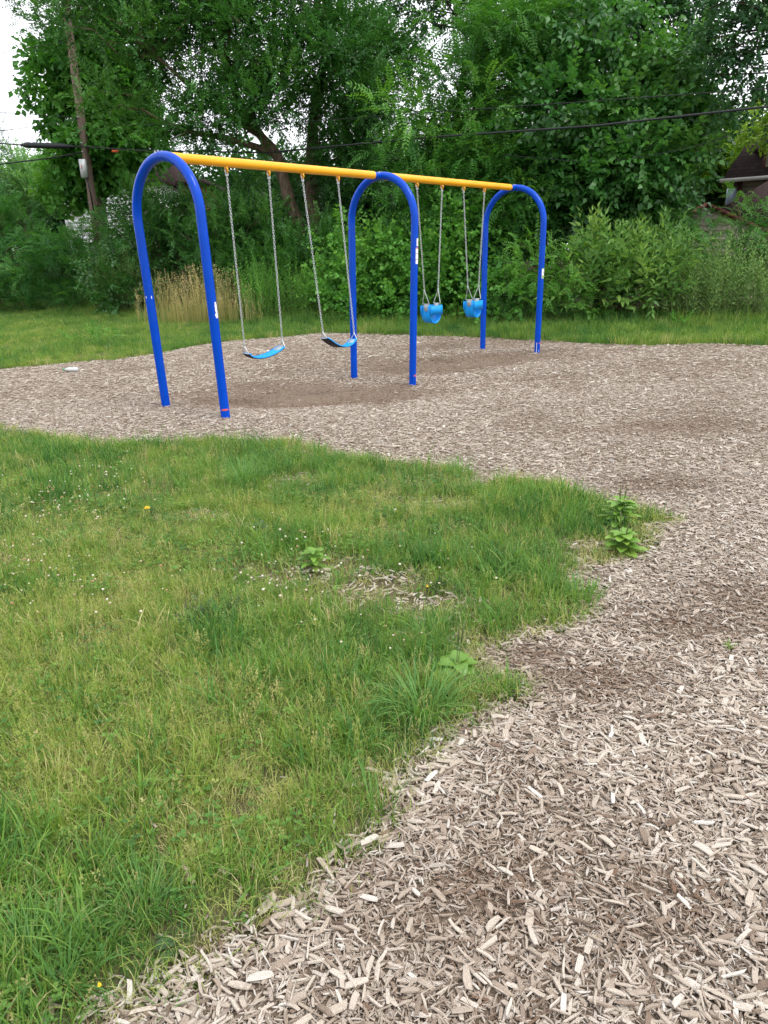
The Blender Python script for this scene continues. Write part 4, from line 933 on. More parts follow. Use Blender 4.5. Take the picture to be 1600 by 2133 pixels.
shrub('yellow green vine covered shrub between the belt swings and the middle arch', 'grape', 740, 18.2, [ell(715, 560, 17.9, .8, .6, .9), ell(760, 540, 17.8, .9, .6, .8), ell(740, 610, 17.5, .9, .5, .5)], 32, 46, 207, rr=(.28, .45), tint=.55)
shrub('bright grape vine mound seen through the middle arch', 'grape', 820, 17.2, [ell(800, 560, 17.0, .9, .6, .9), ell(850, 590, 16.8, .8, .6, .7), ell(800, 620, 16.7, .9, .5, .5)], 40, 44, 208, rr=(.28, .45), tint=.5)
shrub('vine covered mound behind the bucket swings', 'grape', 930, 16.8, [ell(920, 540, 16.6, .9, .6, 1.0), ell(960, 500, 16.7, .7, .6, .7), ell(960, 600, 16.3, .9, .5, .6), ell(890, 610, 16.4, .7, .5, .5)], 48, 44, 209, rr=(.28, .45), tint=.46)
shrub('low creeper under the stacked planks', 'grape', 1060, 15.9, [ell(1050, 610, 15.7, .8, .5, .42), ell(1100, 620, 15.6, .7, .5, .4)], 24, 44, 210, rr=(.2, .35), tint=.40)
shrub('bright young feathery leaved shrub beside the farthest arch', 'pinnate', 1150, 15.3, [ell(1120, 590, 15.1, .55, .5, .6), ell(1170, 590, 14.9, .5, .45, .55), ell(1100, 530, 15.3, .4, .4, .45), ell(1190, 625, 14.7, .4, .4, .3)], 30, 40, 211, rr=(.22, .36), size=(.55, .85), mat=LEAF['grape'], tint=.62)
poke = shrub('tall leafy pokeweed bush with pale green leaves', 'lance', 1290, 15.2, [ell(1260, 560, 15.0, .75, .6, .58), ell(1330, 555, 15.1, .7, .6, .58), ell(1300, 600, 14.8, .8, .5, .45), ell(1225, 580, 14.9, .4, .5, .5), ell(1375, 580, 14.9, .4, .5, .45)], 56, 30, 212, rr=(.22, .4), size=(1.1, 1.55), tint=.5, name='pokeweed_bush', upb=.9, outward=.6)
# its large front leaves, one by one
def big_leaf(l, w):
    K = 7; V = []
    for i in range(K):
        t = i / (K - 1); ww = w * .5 * (math.sin(math.pi * t ** .8) ** .85 if 0 < t < 1 else .02)
        for q in (-1, 0, 1): V.append((ww * q, l * t, -.35 * l * t * t + .25 * abs(q) * ww))
    F = [(i * 3 + j, i * 3 + j + 1, i * 3 + j + 4, i * 3 + j + 3) for i in range(K - 1) for j in range(2)]
    return V, F
PL = []
for i in range(4):
    V, F = big_leaf(.20 + .02 * i, .075 + .006 * (i % 3)); me = raw_mesh('big_leaf_shape', V, F, LEAF['lance'], True); at_ = me.attributes.new('tint', 'FLOAT', 'POINT'); at_.data.foreach_set('value', np.full(len(V), .25 + .2 * i, np.float32)); PL.append(me)
rng = np.random.default_rng(88)
for i in range(170):
    px_, py_ = rng.uniform(1185, 1405), rng.uniform(520, 642) if i % 3 else rng.uniform(480, 560); c = at(px_, py_, 14.5 + .5 * abs(px_ - 1295) / 110 + rng.uniform(-.15, .2) - .25 * (py_ > 560))
    o = bpy.data.objects.new('leaf', PL[i % 4]); COL.objects.link(o); o.parent = poke; o.location = Vector(c) - poke.location
    az = rng.normal(math.pi, 1.0); o.rotation_euler = (rng.normal(.1, .35), rng.normal(0, .35), az); sc_ = rng.uniform(.65, 1.1); o.scale = (sc_, sc_, sc_)
shrub('sumac bush with feathery leaves in front of the beige shed', 'pinnate', 1500, 15.6, [ell(1425, 490, 15.6, .35, .4, .35), ell(1510, 535, 15.4, .8, .5, .32), ell(1590, 490, 15.2, .55, .5, .42), ell(1460, 570, 15.3, .8, .5, .4), ell(1560, 575, 15.1, .9, .5, .4), ell(1650, 520, 15, .7, .6, .8), ell(1500, 585, 15.2, .9, .4, .3), ell(1590, 540, 15.1, .6, .4, .4), ell(1450, 525, 15.4, .4, .4, .3)], 86, 36, 213, rr=(.22, .4), size=(.6, .95), mat=LEAF['locust'], tint=.58, name='sumac_bush')
tree('young tree sapling with pale leaf tips poking up beside the shed', 'pinnate', [gp(1545, 16.2), at(1545, 480, 16.2), at(1535, 430, 16.2)], .03, .015, [ell(1530, 425, 16.1, .25, .2, .28)], 6, 40, 214, rr=(.16, .22), size=(.5, .7), mat=LEAF['grape'], tint=.7, name='sapling', cat='sapling')

# upright weeds: each patch a stand of stems
def weed_patch(name, label, kind, px0, px1, Y0, Y1, h, n, seed, mat=None, size=(.8, 1.2), tint=.5, cat='weeds', lean=.18, step=.30):
    rng = np.random.default_rng(seed); mid = gp((px0 + px1) / 2, (Y0 + Y1) / 2, 0); th = thing(name, label, cat, mid, 'weeds along the hedge foot')
    mb = MB(); P, D, S, T = [], [], [], []
    for i in range(n):
        f = rng.random(); Y = rng.uniform(min(Y0, Y1) - .25, max(Y0, Y1) + .25) if abs(Y0 - Y1) < .5 else Y0 + (Y1 - Y0) * f + rng.uniform(-.35, .35)
        b0 = gp(px0 + (px1 - px0) * f, Y, -.03); hh = h * rng.uniform(.45, 1.1); d = np.array([rng.normal(0, lean), rng.normal(0, lean), 1.0]); d /= np.linalg.norm(d)
        mb.tube([b0, b0 + d * hh * .5, b0 + d * hh * .92], [.006, .005, .002], 4, cap=False)
        tt = tint + rng.normal(0, .1)
        for z in np.arange(0.05, max(.08, hh - .3), step):
            P.append(b0 + d * z); D.append(d + rng.normal(0, .25, 3)); S.append(rng.uniform(*size)); T.append(tt + rng.normal(0, .06))
        P.append(b0 + d * max(0, hh - .45)); D.append(d + rng.normal(0, .08, 3)); S.append(rng.uniform(*size) * .9); T.append(tt + .12)
    mb.build('stems', M_STEM, th, mid)
    o = foliage('foliage', kind, np.array(P), np.array(D), np.array(S), np.array(T), mat or LEAF[kind], th, mid, rng); STATS[label] = len(o.data.polygons)
weed_patch('mugwort_stand', 'grey green mugwort weeds in the lower right of the hedge', 'mugwort', 1390, 1640, 14.7, 14.1, 1.15, 170, 301, size=(1.3, 1.9), tint=.55)
weed_patch('goldenrod_stand', 'yellow green goldenrod stems between dry grass and middle arch', 'mugwort', 490, 735, 18.5, 17.5, 1.15, 190, 302, mat=LEAF['grape'], tint=.55, size=(1.2, 1.7))
weed_patch('mugwort_stand', 'grey green mugwort weeds beside the dry grass, left of it', 'mugwort', 195, 330, 22.4, 21.2, 1.4, 120, 303, size=(1.4, 2.0))
weed_patch('goldenrod_stand', 'slim green weeds standing under the middle arch', 'mugwort', 760, 900, 17.3, 16.6, 1.2, 100, 304, mat=LEAF['grape'], tint=.35, size=(1.2, 1.7))
weed_patch('goldenrod_stand', 'low green weeds below the stacked planks', 'mugwort', 985, 1200, 15.8, 14.9, .75, 150, 305, mat=LEAF['locust'], tint=.5)
weed_patch('goldenrod_stand', 'low dark weeds along the foot of the locust shrubs', 'mugwort', -40, 200, 25.2, 23.6, .8, 170, 306, mat=LEAF['locust'], tint=.5, size=(1.1, 1.6))
print('FOLIAGE', sum(STATS.values()), STATS)

# ------------------------------------------------------------------ the swing set
T1 = np.array([-1.974, 7.426, 0]); BEAM_Z = 2.44; R_ARCH = 0.0455; R_BEAM = 0.0455
ARCH_T = [0.0, 3.124, 6.288]; WS = 0.525; SH_Z = BEAM_Z - WS
FOOT_E = [0.039, -0.043, -0.012]; FOOT_G = [0.010, -0.041, -0.013]
FOOT_Z = [0.038, -0.096, -0.045]
def beam(t, z=BEAM_Z, e=0.0): return T1 + BV * t + SV * e + ZV * z

swing_set = thing('swing_set', 'blue arched steel swing frame with yellow top beams standing in the mulch', 'swing frame', (T1[0], T1[1], float(gz(T1[0], T1[1]))))
SB = np.array(swing_set.location)

def leg_axis(k, side):
    top = beam(ARCH_T[k], SH_Z, side * WS)
    foot = beam(ARCH_T[k] + FOOT_E[k], FOOT_Z[k] - 0.12, side * (WS - 0.004) + FOOT_G[k])
    return top, foot

def decal(mb, k, side, z, h, phi, dphi, m=0, jag=0.0, lift=0.0012, nj=6, seed=0):
    """a sticker lying on the curved tube of a leg"""
    top, foot = leg_axis(k, side); ax = (foot - top) / np.linalg.norm(foot - top)
    c = top + ax * ((top[2] - z) / -ax[2])
    to = CAM - c; to = to - ax * (to @ ax); to /= np.linalg.norm(to); rt = np.cross(to, ax); 
    if rt @ RT < 0: rt = -rt
    r = random.Random(seed); V = []; rows = nj + 1
    for i in range(rows):
        f = i / nj - 0.5; a0 = phi - dphi / 2 + (r.uniform(0, jag) if 0 < jag else 0); a1 = phi + dphi / 2 - (r.uniform(0, jag) if 0 < jag else 0)
        if jag and i in (0, nj): a0 = phi - dphi * .12; a1 = phi + dphi * .1
        for j in range(5):
            a = a0 + (a1 - a0) * j / 4
            V.append(c - ax * f * h + (to * math.cos(a) + rt * math.sin(a)) * (R_ARCH + lift))
    F = [(i * 5 + j, i * 5 + j + 1, i * 5 + j + 6, i * 5 + j + 5) for i in range(nj) for j in range(4)]
    mb.add(V, F, m)

for k in range(3):
    pts = []
    for side in (-1, 1):
        top, foot = leg_axis(k, side)
        if side == -1: pts += [foot + (top - foot) * f for f in np.linspace(0, 0.985, 14)]
    a = np.linspace(math.pi, 0, 33)
    pts += [beam(ARCH_T[k], SH_Z + WS * math.sin(q), WS * math.cos(q)) for q in a]
    top, foot = leg_axis(k, 1); pts += [top + (foot - top) * f for f in np.linspace(0.015, 1, 14)]
    mb = MB().tube(pts, R_ARCH, 28)
    arch = mb.build('arch', M_BLUE, swing_set, SB, auto=True)
    # sleeves the beams slide into, with bolts
    for sg in (-1, 1):
        for q in (0.05, 0.13): MB().tube([beam(ARCH_T[k] + sg * q * 0.4, BEAM_Z + R_ARCH - 0.006 - 0.014 * (q > .1)), beam(ARCH_T[k] + sg * q * 0.4, BEAM_Z + R_ARCH + 0.006 - 0.008 * (q > .1))], 0.008, 8).build('bolt', M_STEEL, arch, SB, auto=True)
        if (k == 0 and sg < 0) or (k == 2 and sg > 0): continue
        MB().tube([beam(ARCH_T[k] + sg * q) for q in (0.03, 0.10, 0.155)], 0.0405, 24).build('sleeve', M_BLUE, arch, SB, auto=True)
    # seam ring where bend meets leg
    for side in (-1, 1):
        top, foot = leg_axis(k, side); ax = (foot - top) / np.linalg.norm(foot - top)
        MB().tube([top + ax * 0.004, top + ax * 0.009], R_ARCH + 0.0008, 28).build('seam', M_BLUE, arch, SB, auto=True)
    # stickers, scuffs and tape
    if k == 0:
        mb = MB(); decal(mb, 0, 1, 1.075, 0.150, 0.85, 0.95, 0, 0.30, nj=16, seed=3); o = mb.build('torn_sticker', M_WHITE, arch, SB); o['label'] = 'torn white sticker remnant'
        mb = MB()
        decal(mb, 0, -1, 1.18, 0.024, -0.75, 0.22, 0, 0.05, nj=6, seed=4); mb.build('paint_chip', M_WHITE, arch, SB); mb = MB(); decal(mb, 0, -1, 1.178, 0.03, 0.45, 0.24, 0, 0.05, nj=6, seed=5)
        mb.build('paint_chip', M_WHITE, arch, SB)
        mb = MB(); decal(mb, 0, 1, 0.122, 0.020, 0.05, 1.75, 0, 0.05, nj=4, seed=8); mb.build('red_tape', M_RED, arch, SB)
    if k == 1:
        mb = MB()
        decal(mb, 1, 1, 1.655, 0.090, 1.05, 0.85); decal(mb, 1, 1, 1.50, 0.190, 0.95, 1.1)
        decal(mb, 1, 1, 1.655, 0.030, 1.2, 0.25, 1, lift=0.0018)
        decal(mb, 1, 1, 1.588, 0.012, 0.95, 1.1, 2, lift=0.0018)
        for zz in (1.528, 1.458): decal(mb, 1, 1, zz, 0.006, 0.95, 1.1, 1, lift=0.0018)
        o = mb.build('warning_label', M_WHITE, arch, SB, mats=[M_WHITE, M_GREY, M_RED]); o['label'] = 'white warning labels with red heading'
        mb = MB(); decal(mb, 1, 1, 0.035, 0.020, 0.75, 0.9, 0, 0.03, nj=4, seed=8); mb.build('red_tape', M_RED, arch, SB)
        mb = MB(); decal(mb, 1, -1, 1.30, 0.02, 1.2, 0.2, 0, 0.04, nj=5, seed=2); mb.build('paint_chip', M_WHITE, arch, SB)
    if k == 2:
        mb = MB()
        decal(mb, 2, 1, 1.18, 0.150, 0.75, 1.0); decal(mb, 2, 1, 1.13, 0.040, 0.75, 0.8, 1, lift=0.0018); decal(mb, 2, 1, 1.248, 0.012, 0.75, 1.0, 1, lift=0.0018); decal(mb, 2, 1, 1.19, 0.035, 1.0, 0.2, 2, lift=0.0018)
        o = mb.build('age_label', M_WHITE, arch, SB, mats=[M_WHITE, M_GREENST, M_GREY]); o['label'] = 'white and green sticker'
        mb = MB(); decal(mb, 2, 1, 0.115, 0.018, 0.8, 0.8, 0, 0.03, nj=4, seed=8); mb.build('red_tape', M_RED, arch, SB)
        mb = MB(); decal(mb, 2, 1, 0.05, 0.17, -0.2, 0.16, 0, 0.03, nj=10, seed=12); mb.build('paint_scrape', M_WHITE, arch, SB); mb = MB(); decal(mb, 2, 1, -0.01, 0.05, 0.6, 0.12, 0, 0.03, nj=8, seed=14); mb.build('paint_scrape', M_WHITE, arch, SB)

BEAMS = [(0.075, 2.985, (0.75, 1.305, 1.795, 2.36)), (3.215, 6.145, (3.845, 4.395, 4.91, 5.44))]
for t0, t1, hang in BEAMS:
    mb = MB().tube([beam(q) for q in np.linspace(t0, t1, 12)], R_BEAM, 32)
    bo = mb.build('top_beam', M_YELLOW, swing_set, SB, auto=True)
    for h in hang:
        mb = MB()
        mb.tube([beam(h, BEAM_Z - R_BEAM + 0.006), beam(h, BEAM_Z - R_BEAM - 0.012)], 0.020, 14)
        a = np.linspace(0, 2 * math.pi, 15)
        mb.tube([beam(h, BEAM_Z - R_BEAM - 0.026 + 0.02 * math.sin(q), 0.02 * math.cos(q)) for q in a], 0.0095, 8, cap=False)
        mb.build('hanger', M_YELLOW, bo, SB, auto=True)

# ---- swings
def link_template():
    """one chain link in the local x-z plane, long axis z"""
    pts = []; L_, W_ = 0.0105, 0.0085
    for q in np.linspace(0, math.pi, 6): pts.append((W_ * math.cos(q), 0, L_ + W_ * math.sin(q)))
    for q in np.linspace(math.pi, 2 * math.pi, 6): pts.append((W_ * math.cos(q), 0, -L_ + W_ * math.sin(q)))
    pts = np.array(pts); n = 6; K = len(pts); V = []
    ang = np.arange(n) * 2 * math.pi / n
    for i in range(K):
        t = pts[(i + 1) % K] - pts[i - 1]; t /= np.linalg.norm(t); u = np.array([0, 1.0, 0]); w = np.cross(t, u)
        V.append(pts[i] + 0.0026 * (np.cos(ang)[:, None] * u + np.sin(ang)[:, None] * w))
    F = [(i * n + j, i * n + (j + 1) % n, ((i + 1) % K) * n + (j + 1) % n, ((i + 1) % K) * n + j) for i in range(K) for j in range(n)]
    return np.concatenate(V), np.array(F)
LV, LF = link_template()

def chain(name, A, B, parent, base, seed=0):
    """links from A (top) to B (bottom) with a little slack twist"""
    A, B = np.asarray(A), np.asarray(B); Lg = np.linalg.norm(B - A); n = int(Lg / 0.0268); d = (B - A) / Lg
    x = np.cross(d, BV); x /= np.linalg.norm(x); y = np.cross(d, x); V = []; F = []
    r = random.Random(seed); tw = r.uniform(0, 3.1)
    for i in range(n):
        c = A + d * (i + 0.5) * Lg / n; tw += r.gauss(0, 0.06); a = tw + (i % 2) * math.pi / 2
        X = x * math.cos(a) + y * math.sin(a); Y = np.cross(d, X)
        V.append(c + LV[:, :1] * X + LV[:, 1:2] * Y - LV[:, 2:] * d); F.append(LF + i * len(LV))
    return mesh_obj(name, np.concatenate(V), np.concatenate(F), M_STEEL, parent, True, base)

def shackle(parent, base, h):
    mb = MB(); c = beam(h, BEAM_Z - R_BEAM - 0.046)
    for q in (-1, 1): mb.tube([c + BV * 0.013 * q + ZV * 0.022, c + BV * 0.013 * q - ZV * 0.022, c + BV * 0.005 * q - ZV * 0.034], 0.006, 8)
    mb.tube([c - BV * 0.022 + ZV * 0.016, c + BV * 0.022 + ZV * 0.016], 0.007, 8)
    mb.tube([c - BV * 0.018 - ZV * 0.026, c + BV * 0.018 - ZV * 0.026], 0.007, 8)
    return mb.build('shackle', M_STEEL, parent, base, auto=True)

def ring(mb, pts, r, n=8):
    pts = np.array(list(pts) + [pts[0], pts[1]]); mb.tube(pts, r, n, cap=False)

def rounded_tri(apex, p1, p2, k=0.16):
    P = [np.asarray(apex), np.asarray(p1), np.asarray(p2)]; out = []
    for i in range(3):
        a, b_, c = P[i - 1], P[i], P[(i + 1) % 3]
        for f in (0, .5, 1): 
            q0 = b_ + (a - b_) * k * 0.6; q1 = b_ + (c - b_) * k * 0.6
            out.append((1 - f) ** 2 * q0 + 2 * f * (1 - f) * b_ + f * f * q1)
    return out

def belt_swing(label, tL, tR, aL, aR, e, zL, zR, tilt, sag, seed, skew=1.0):
    mid = beam((aL + aR) / 2, 0, e); base = (mid[0], mid[1], float(gz(mid[0], mid[1])))
    th = thing('belt_swing', label, 'swing', base, 'belt swings'); base = np.array(base)
    ends = []
    ct, st = math.cos(tilt), math.sin(tilt); SW = SV * ct + ZV * st
    for t, a_, z, sd in ((tL, aL, zL, 0), (tR, aR, zR, 1)):
        top = beam(t, BEAM_Z - R_BEAM - 0.078); ap = beam(a_, z, e)
        chain('chain', top, ap + ZV * 0.01, th, base, seed + sd)
        sh = shackle(th, base, t)
        inn = 1 if sd == 0 else -1
        zb = z - 0.070; c = beam(a_ + inn * 0.012, zb, e)
        tri = rounded_tri(ap, c - SW * 0.052, c + SW * 0.052)
        mb = MB(); ring(mb, tri, 0.0048); mb.tube([ap - SV * .004 + ZV * .012, ap - ZV * .012], 0.011, 10)
        mb.build('triangle_hanger', M_STEEL, th, base, auto=True)
        ends.append((a_ + inn * 0.018, zb))
    # the belt: a catenary between the hangers
    K = 25; W = 0.07; prof = []
    a0, z0 = ends[0]; a1, z1 = ends[1]
    for i in range(K):
        f = i / (K - 1); a_ = a0 + (a1 - a0) * f; z = z0 + (z1 - z0) * f - sag * (1 - abs(2 * f ** skew - 1) ** 2.2)
        prof.append((a_, z))
    prof = np.array(prof); d = np.gradient(prof, axis=0); d /= np.linalg.norm(d, axis=1)[:, None]; nrm = np.stack([-d[:, 1], d[:, 0]], 1)
    def strip(o0, o1, w):
        V = []; 
        for i in range(K):
            f = i / (K - 1); tt = tilt * (1 - f * 0.4); Sx = SV * math.cos(tt) + ZV * math.sin(tt)
            ww = w * (0.86 + 0.14 * math.sin(math.pi * min(1, f * 6, (1 - f) * 6) / 2))
            for off in (o0, o1):
                p = prof[i] + nrm[i] * off
                for q in (-1, -0.5, 0, 0.5, 1): V.append(beam(p[0], p[1], e) + Sx * ww * q)
        F = []
        for i in range(K - 1):
            A, B = i * 10, (i + 1) * 10
            for j in range(4): F += [(A + j, A + j + 1, B + j + 1, B + j), (A + 5 + j, B + 5 + j, B + 6 + j, A + 6 + j)]
            F += [(A, B, B + 5, A + 5), (A + 4, A + 9, B + 9, B + 4)]
        F += [tuple((0, 5, 6, 7, 8, 9, 4, 3, 2, 1)), tuple((K - 1) * 10 + q for q in (0, 1, 2, 3, 4, 9, 8, 7, 6, 5))]
        return V, F
    V, F = strip(-0.003, 0.009, W); seat = mesh_obj('seat', V, F, M_SEAT, th, False, base)
    V, F = strip(-0.0075, -0.0032, W * 0.94); mesh_obj('underside', V, F, M_SEATU, seat, False, base)
    for (i, sg) in ((1, 1), (K - 2, -1)):
        c = beam(prof[i][0], prof[i][1], e); dd = BV * d[i][0] + ZV * d[i][1]; nn = BV * nrm[i][0] + ZV * nrm[i][1]; tt = tilt * (1 - i / K * 0.4); Sx = SV * math.cos(tt) + ZV * math.sin(tt)
        mb = MB(); Rm = np.stack([dd * sg, Sx, nn], 1)
        mb.box((-0.012, -0.040, 0.009), (0.070, 0.040, 0.0125), 0, Rm, c)
        for (u, v) in ((0.02, -0.025), (0.02, 0.025), (0.05, -0.025), (0.05, 0.025)): mb.tube([c + dd * sg * u + Sx * v + nn * 0.012, c + dd * sg * u + Sx * v + nn * 0.016], 0.006, 8)
        mb.build('clamp_plate', M_PLATE, th, base)
    return th

belt_swing('low belt swing hanging close to the front blue arch, bright blue top showing', 0.75, 1.305, 0.755, 1.30, 0.025, 0.622, 0.640, -0.06, 0.068, 11, 0.72)
belt_swing('belt swing beside the middle arch, its dark underside tilted into view', 1.795, 2.36, 1.81, 2.345, 0.170, 0.685, 0.625, 0.10, 0.095, 21, 1.2)

def bucket_swing(label, tL, tR, aL, aR, e, z, seed, yaw=0.0):
    mid = beam((aL + aR) / 2, 0, e); base = (mid[0], mid[1], float(gz(mid[0], mid[1])))
    th = thing('bucket_swing', label, 'swing', base, 'bucket swings'); base = np.array(base)
    am = (aL + aR) / 2; hw = (aR - aL) / 2
    cb = BV * math.cos(yaw) + SV * math.sin(yaw); cs = SV * math.cos(yaw) - BV * math.sin(yaw)
    O = beam(am, 0, e)
    P3 = lambda u, s, zz: O + cb * u + cs * s + ZV * zz
    zt = z - 0.205; HB = 0.245; HW = 0.118; SWd = 0.085           # rim height, bucket depth, half length, half width
    for t, sg in ((tL, -1), (tR, 1)):
        ap = P3(sg * hw, 0, z); top = beam(t, BEAM_Z - R_BEAM - 0.078)
        chain('chain', top, ap + ZV * 0.012, th, base, seed + sg); shackle(th, base, t)
        zb = zt + 0.022; c = P3(sg * (HW + 0.002), 0, zb)
        mb = MB(); ring(mb, rounded_tri(ap, c - cs * 0.062, c + cs * 0.062, 0.12), 0.0048); mb.tube([ap + ZV * .016, ap - ZV * .014], 0.012, 10)
        mb.build('triangle_hanger', M_STEEL, th, base, auto=True)
    # U shaped cradle, chain side to chain side
    def loft(rings, closed=False, flip=False):
        K = len(rings); n = len(rings[0]); F = []
        for i in range(K - 1 if not closed else K):
            A, B = i * n, ((i + 1) % K) * n
            for j in range(n): F.append((A + j, A + (j + 1) % n, B + (j + 1) % n, B + j))
        if not closed: F += [tuple(range(n))[::-1], tuple((K - 1) * n + j for j in range(n))]
        return np.concatenate([np.asarray(r) for r in rings]), F
    prof = [(-HW, zt)] + [(-HW, zt - HB * 0.30), (-HW * 0.995, zt - HB * 0.50)]
    for q in np.linspace(math.pi, 2 * math.pi, 15)[1:-1]: prof.append((HW * 0.98 * math.cos(q), zt - HB * 0.55 + HB * 0.45 * math.sin(q)))
    prof += [(HW * 0.995, zt - HB * 0.50), (HW, zt - HB * 0.30), (HW, zt)]
    prof = np.array(prof); d = np.gradient(prof, axis=0); d /= np.linalg.norm(d, axis=1)[:, None]; nr = np.stack([-d[:, 1], d[:, 0]], 1)
    rings = []
    for i in range(len(prof)):
        zz = prof[i][1]; f = np.clip((zz - (zt - HB)) / HB, 0, 1); wd = SWd * (0.90 + 0.10 * f)
        a_, b_ = prof[i], prof[i] + nr[i] * 0.011
        rings.append([P3(a_[0], -wd, a_[1]), P3(a_[0], wd, a_[1]), P3(b_[0], wd, b_[1]), P3(b_[0], -wd, b_[1])])
    V, F = loft(rings); cradle = mesh_obj('cradle', V, F, M_SEAT, th, False, base)
    # front and back panels: bowed bands across the top half
    for sg in (-1, 1):
        rings = []
        for q in np.linspace(-1, 1, 13):
            bow = SWd + 0.008 + 0.022 * (1 - abs(q) ** 4.0); u = q * (HW + 0.004)
            lo = zt - HB * (0.50 - 0.02 * (1 - q * q)); hi = zt - 0.006 + 0.006 * abs(q)
            rings.append([P3(u, sg * bow, lo), P3(u, sg * bow, hi), P3(u, sg * (bow - 0.011), hi), P3(u, sg * (bow - 0.011), lo)])
        V, F = loft(rings); mesh_obj('front_panel' if sg > 0 else 'back_panel', V, F, M_SEAT, th, False, base)
        # returns that join the panel to the cradle sides
        for uq in (-1, 1):
            mb = MB(); R3 = np.stack([cb, cs, ZV], 1)
            mb.box((-0.006, -0.012, -HB * 0.52), (0.006, 0.012, 0.0), 0, R3, P3(uq * (HW - 0.001), sg * (SWd + 0.004), zt))
            mb.build('side_web', M_SEAT, th, base)
    for sg in (-1, 1):
        mb = MB(); R3 = np.stack([cs * sg, ZV, cb * sg], 1); c = P3(sg * HW, 0, zt)
        out = [( -0.036, 0.026), (0.036, 0.026), (0.036, -0.045)] + [(0.036 * math.cos(q), -0.045 - 0.034 * math.sin(q)) for q in np.linspace(0, math.pi, 9)[1:-1]] + [(-0.036, -0.045)]
        for off in (0.0015, -0.0155):
            n = len(out); V = [c + R3 @ np.array([u, v, off]) for u, v in out] + [c + R3 @ np.array([u, v, off + 0.003 * (1 if off > 0 else -1)]) for u, v in out]
            F = [tuple(range(n))[::-1], tuple(range(n, 2 * n))] + [(j, (j + 1) % n, n + (j + 1) % n, n + j) for j in range(n)]
            mb.add(V, F)
        mb.box((-0.036, 0.016, -0.012), (0.036, 0.026, 0.0035), 0, R3, c)
        for (u, v) in ((-0.02, -0.02), (0.02, -0.02), (0, -0.055)):
            q = c + R3 @ np.array([u, v, 0.004]); mb.tube([q, q + cb * sg * 0.004], 0.006, 8)
        mb.build('rivet_plate', M_PLATE, th, base)
    return th

bucket_swing('blue bucket swing next to the middle arch, lower of the two buckets in view', 3.845, 4.395, 3.97, 4.27, 0.015, 1.040, 31, 0.05)
bucket_swing('blue bucket swing hanging in front of the farthest arch leg', 4.91, 5.44, 5.01, 5.34, 0.005, 1.036, 41, -0.08)

# ------------------------------------------------------------------ dry tall grass clump
M_STRAW = leaf_mat('dry_straw', [(0.22, 0.25, 0.07), (0.46, 0.39, 0.17), (0.66, 0.54, 0.30)], 0.3, 0.6)
rng = np.random.default_rng(77); dg = gp(405, 18.7, 0)
dry = thing('dry_grass_clump', 'tall straw coloured grass clump seen through the front arch', 'dry grass', dg)
V, F, T = [], [], []; V2, F2, T2 = [], [], []
for i in range(1050):
    f = np.clip(rng.normal(.5, .36), -.3, 1.3); b0 = gp(328 + 162 * f, 19.0 - .8 * f + rng.uniform(-.5, .45), -.02); h = rng.uniform(.5, 1.36) * (1.12 - .25 * abs(2 * f - 1)) * (.8 + .4 * vnoise(f * 7, 1, 3)); az = rng.uniform(0, 6.28)
    v, fc = [], []; blade(v, fc, 0, 0, h, rng.uniform(.005, .009), az, abs(rng.normal(.16, .18)), 4, 1.0)
    o = len(V); V += [tuple(np.array(q) + b0) for q in v]; F += [tuple(k + o for k in q) for q in fc]; t = rng.uniform(.1, .95) ; T += [t * (.4 + .6 * k / len(v)) for k in range(len(v))]
    if rng.random() < .6:
        tip = np.array(v[-1]) + b0
        for k in range(7):
            c = tip + np.array([rng.normal(0, .012), rng.normal(0, .012), -rng.random() * .16]); s = rng.uniform(.006, .013); o = len(V2)
            V2 += [tuple(c + [-s * .5, 0, -s]), tuple(c + [s * .5, s * .3, -s * .2]), tuple(c + [0, 0, s * 1.6])]; F2.append((o, o + 1, o + 2)); T2 += [rng.uniform(.6, 1)] * 3
mesh_obj('stalks', V, F, M_STRAW, dry, False, dg, {'tint': T}); mesh_obj('seed_heads', V2, F2, M_STRAW, dry, False, dg, {'tint': T2})

# ------------------------------------------------------------------ plank stack and post in the hedge
pk = gp(1078, 16.9, 0); st = thing('plank_stack', 'weathered planks stacked under the trees behind the farthest arch', 'planks', pk)
for i in range(7):
    c = at(1075 + random.uniform(-8, 8), 577 - i * 5.2, 16.9); a = random.uniform(-.06, .06)
    Rm = np.array([[math.cos(a), 0, -math.sin(a)], [0, 1, 0], [math.sin(a), 0, math.cos(a)]])
    MB().box((-.42 + random.uniform(-.1, .1), -.2, -.024), (.40 + random.uniform(-.1, .1), .2, .024), 0, Rm, c).build('plank', M_PLANK, st, pk)
for sx_ in (-.3, .3):
    c = at(1075, 577, 16.9); MB().box((c[0] + sx_ - .05, 16.8, -.05), (c[0] + sx_ + .05, 17.0, c[2] - .028)).build('bearer', M_PLANK, st, pk)
ps = gp(1034, 16.6, -.2); tp_ = at(1034, 552, 16.6)
tag(MB().tube([ps, ps * .5 + tp_ * .5, tp_], [.04, .038, .036], 10).tube([tp_, tp_ + ZV * .012], [.042, .042], 10).build('metal_post', M_GREY, None, ps, smooth=False), 'short grey metal post in front of the stacked planks', 'post')

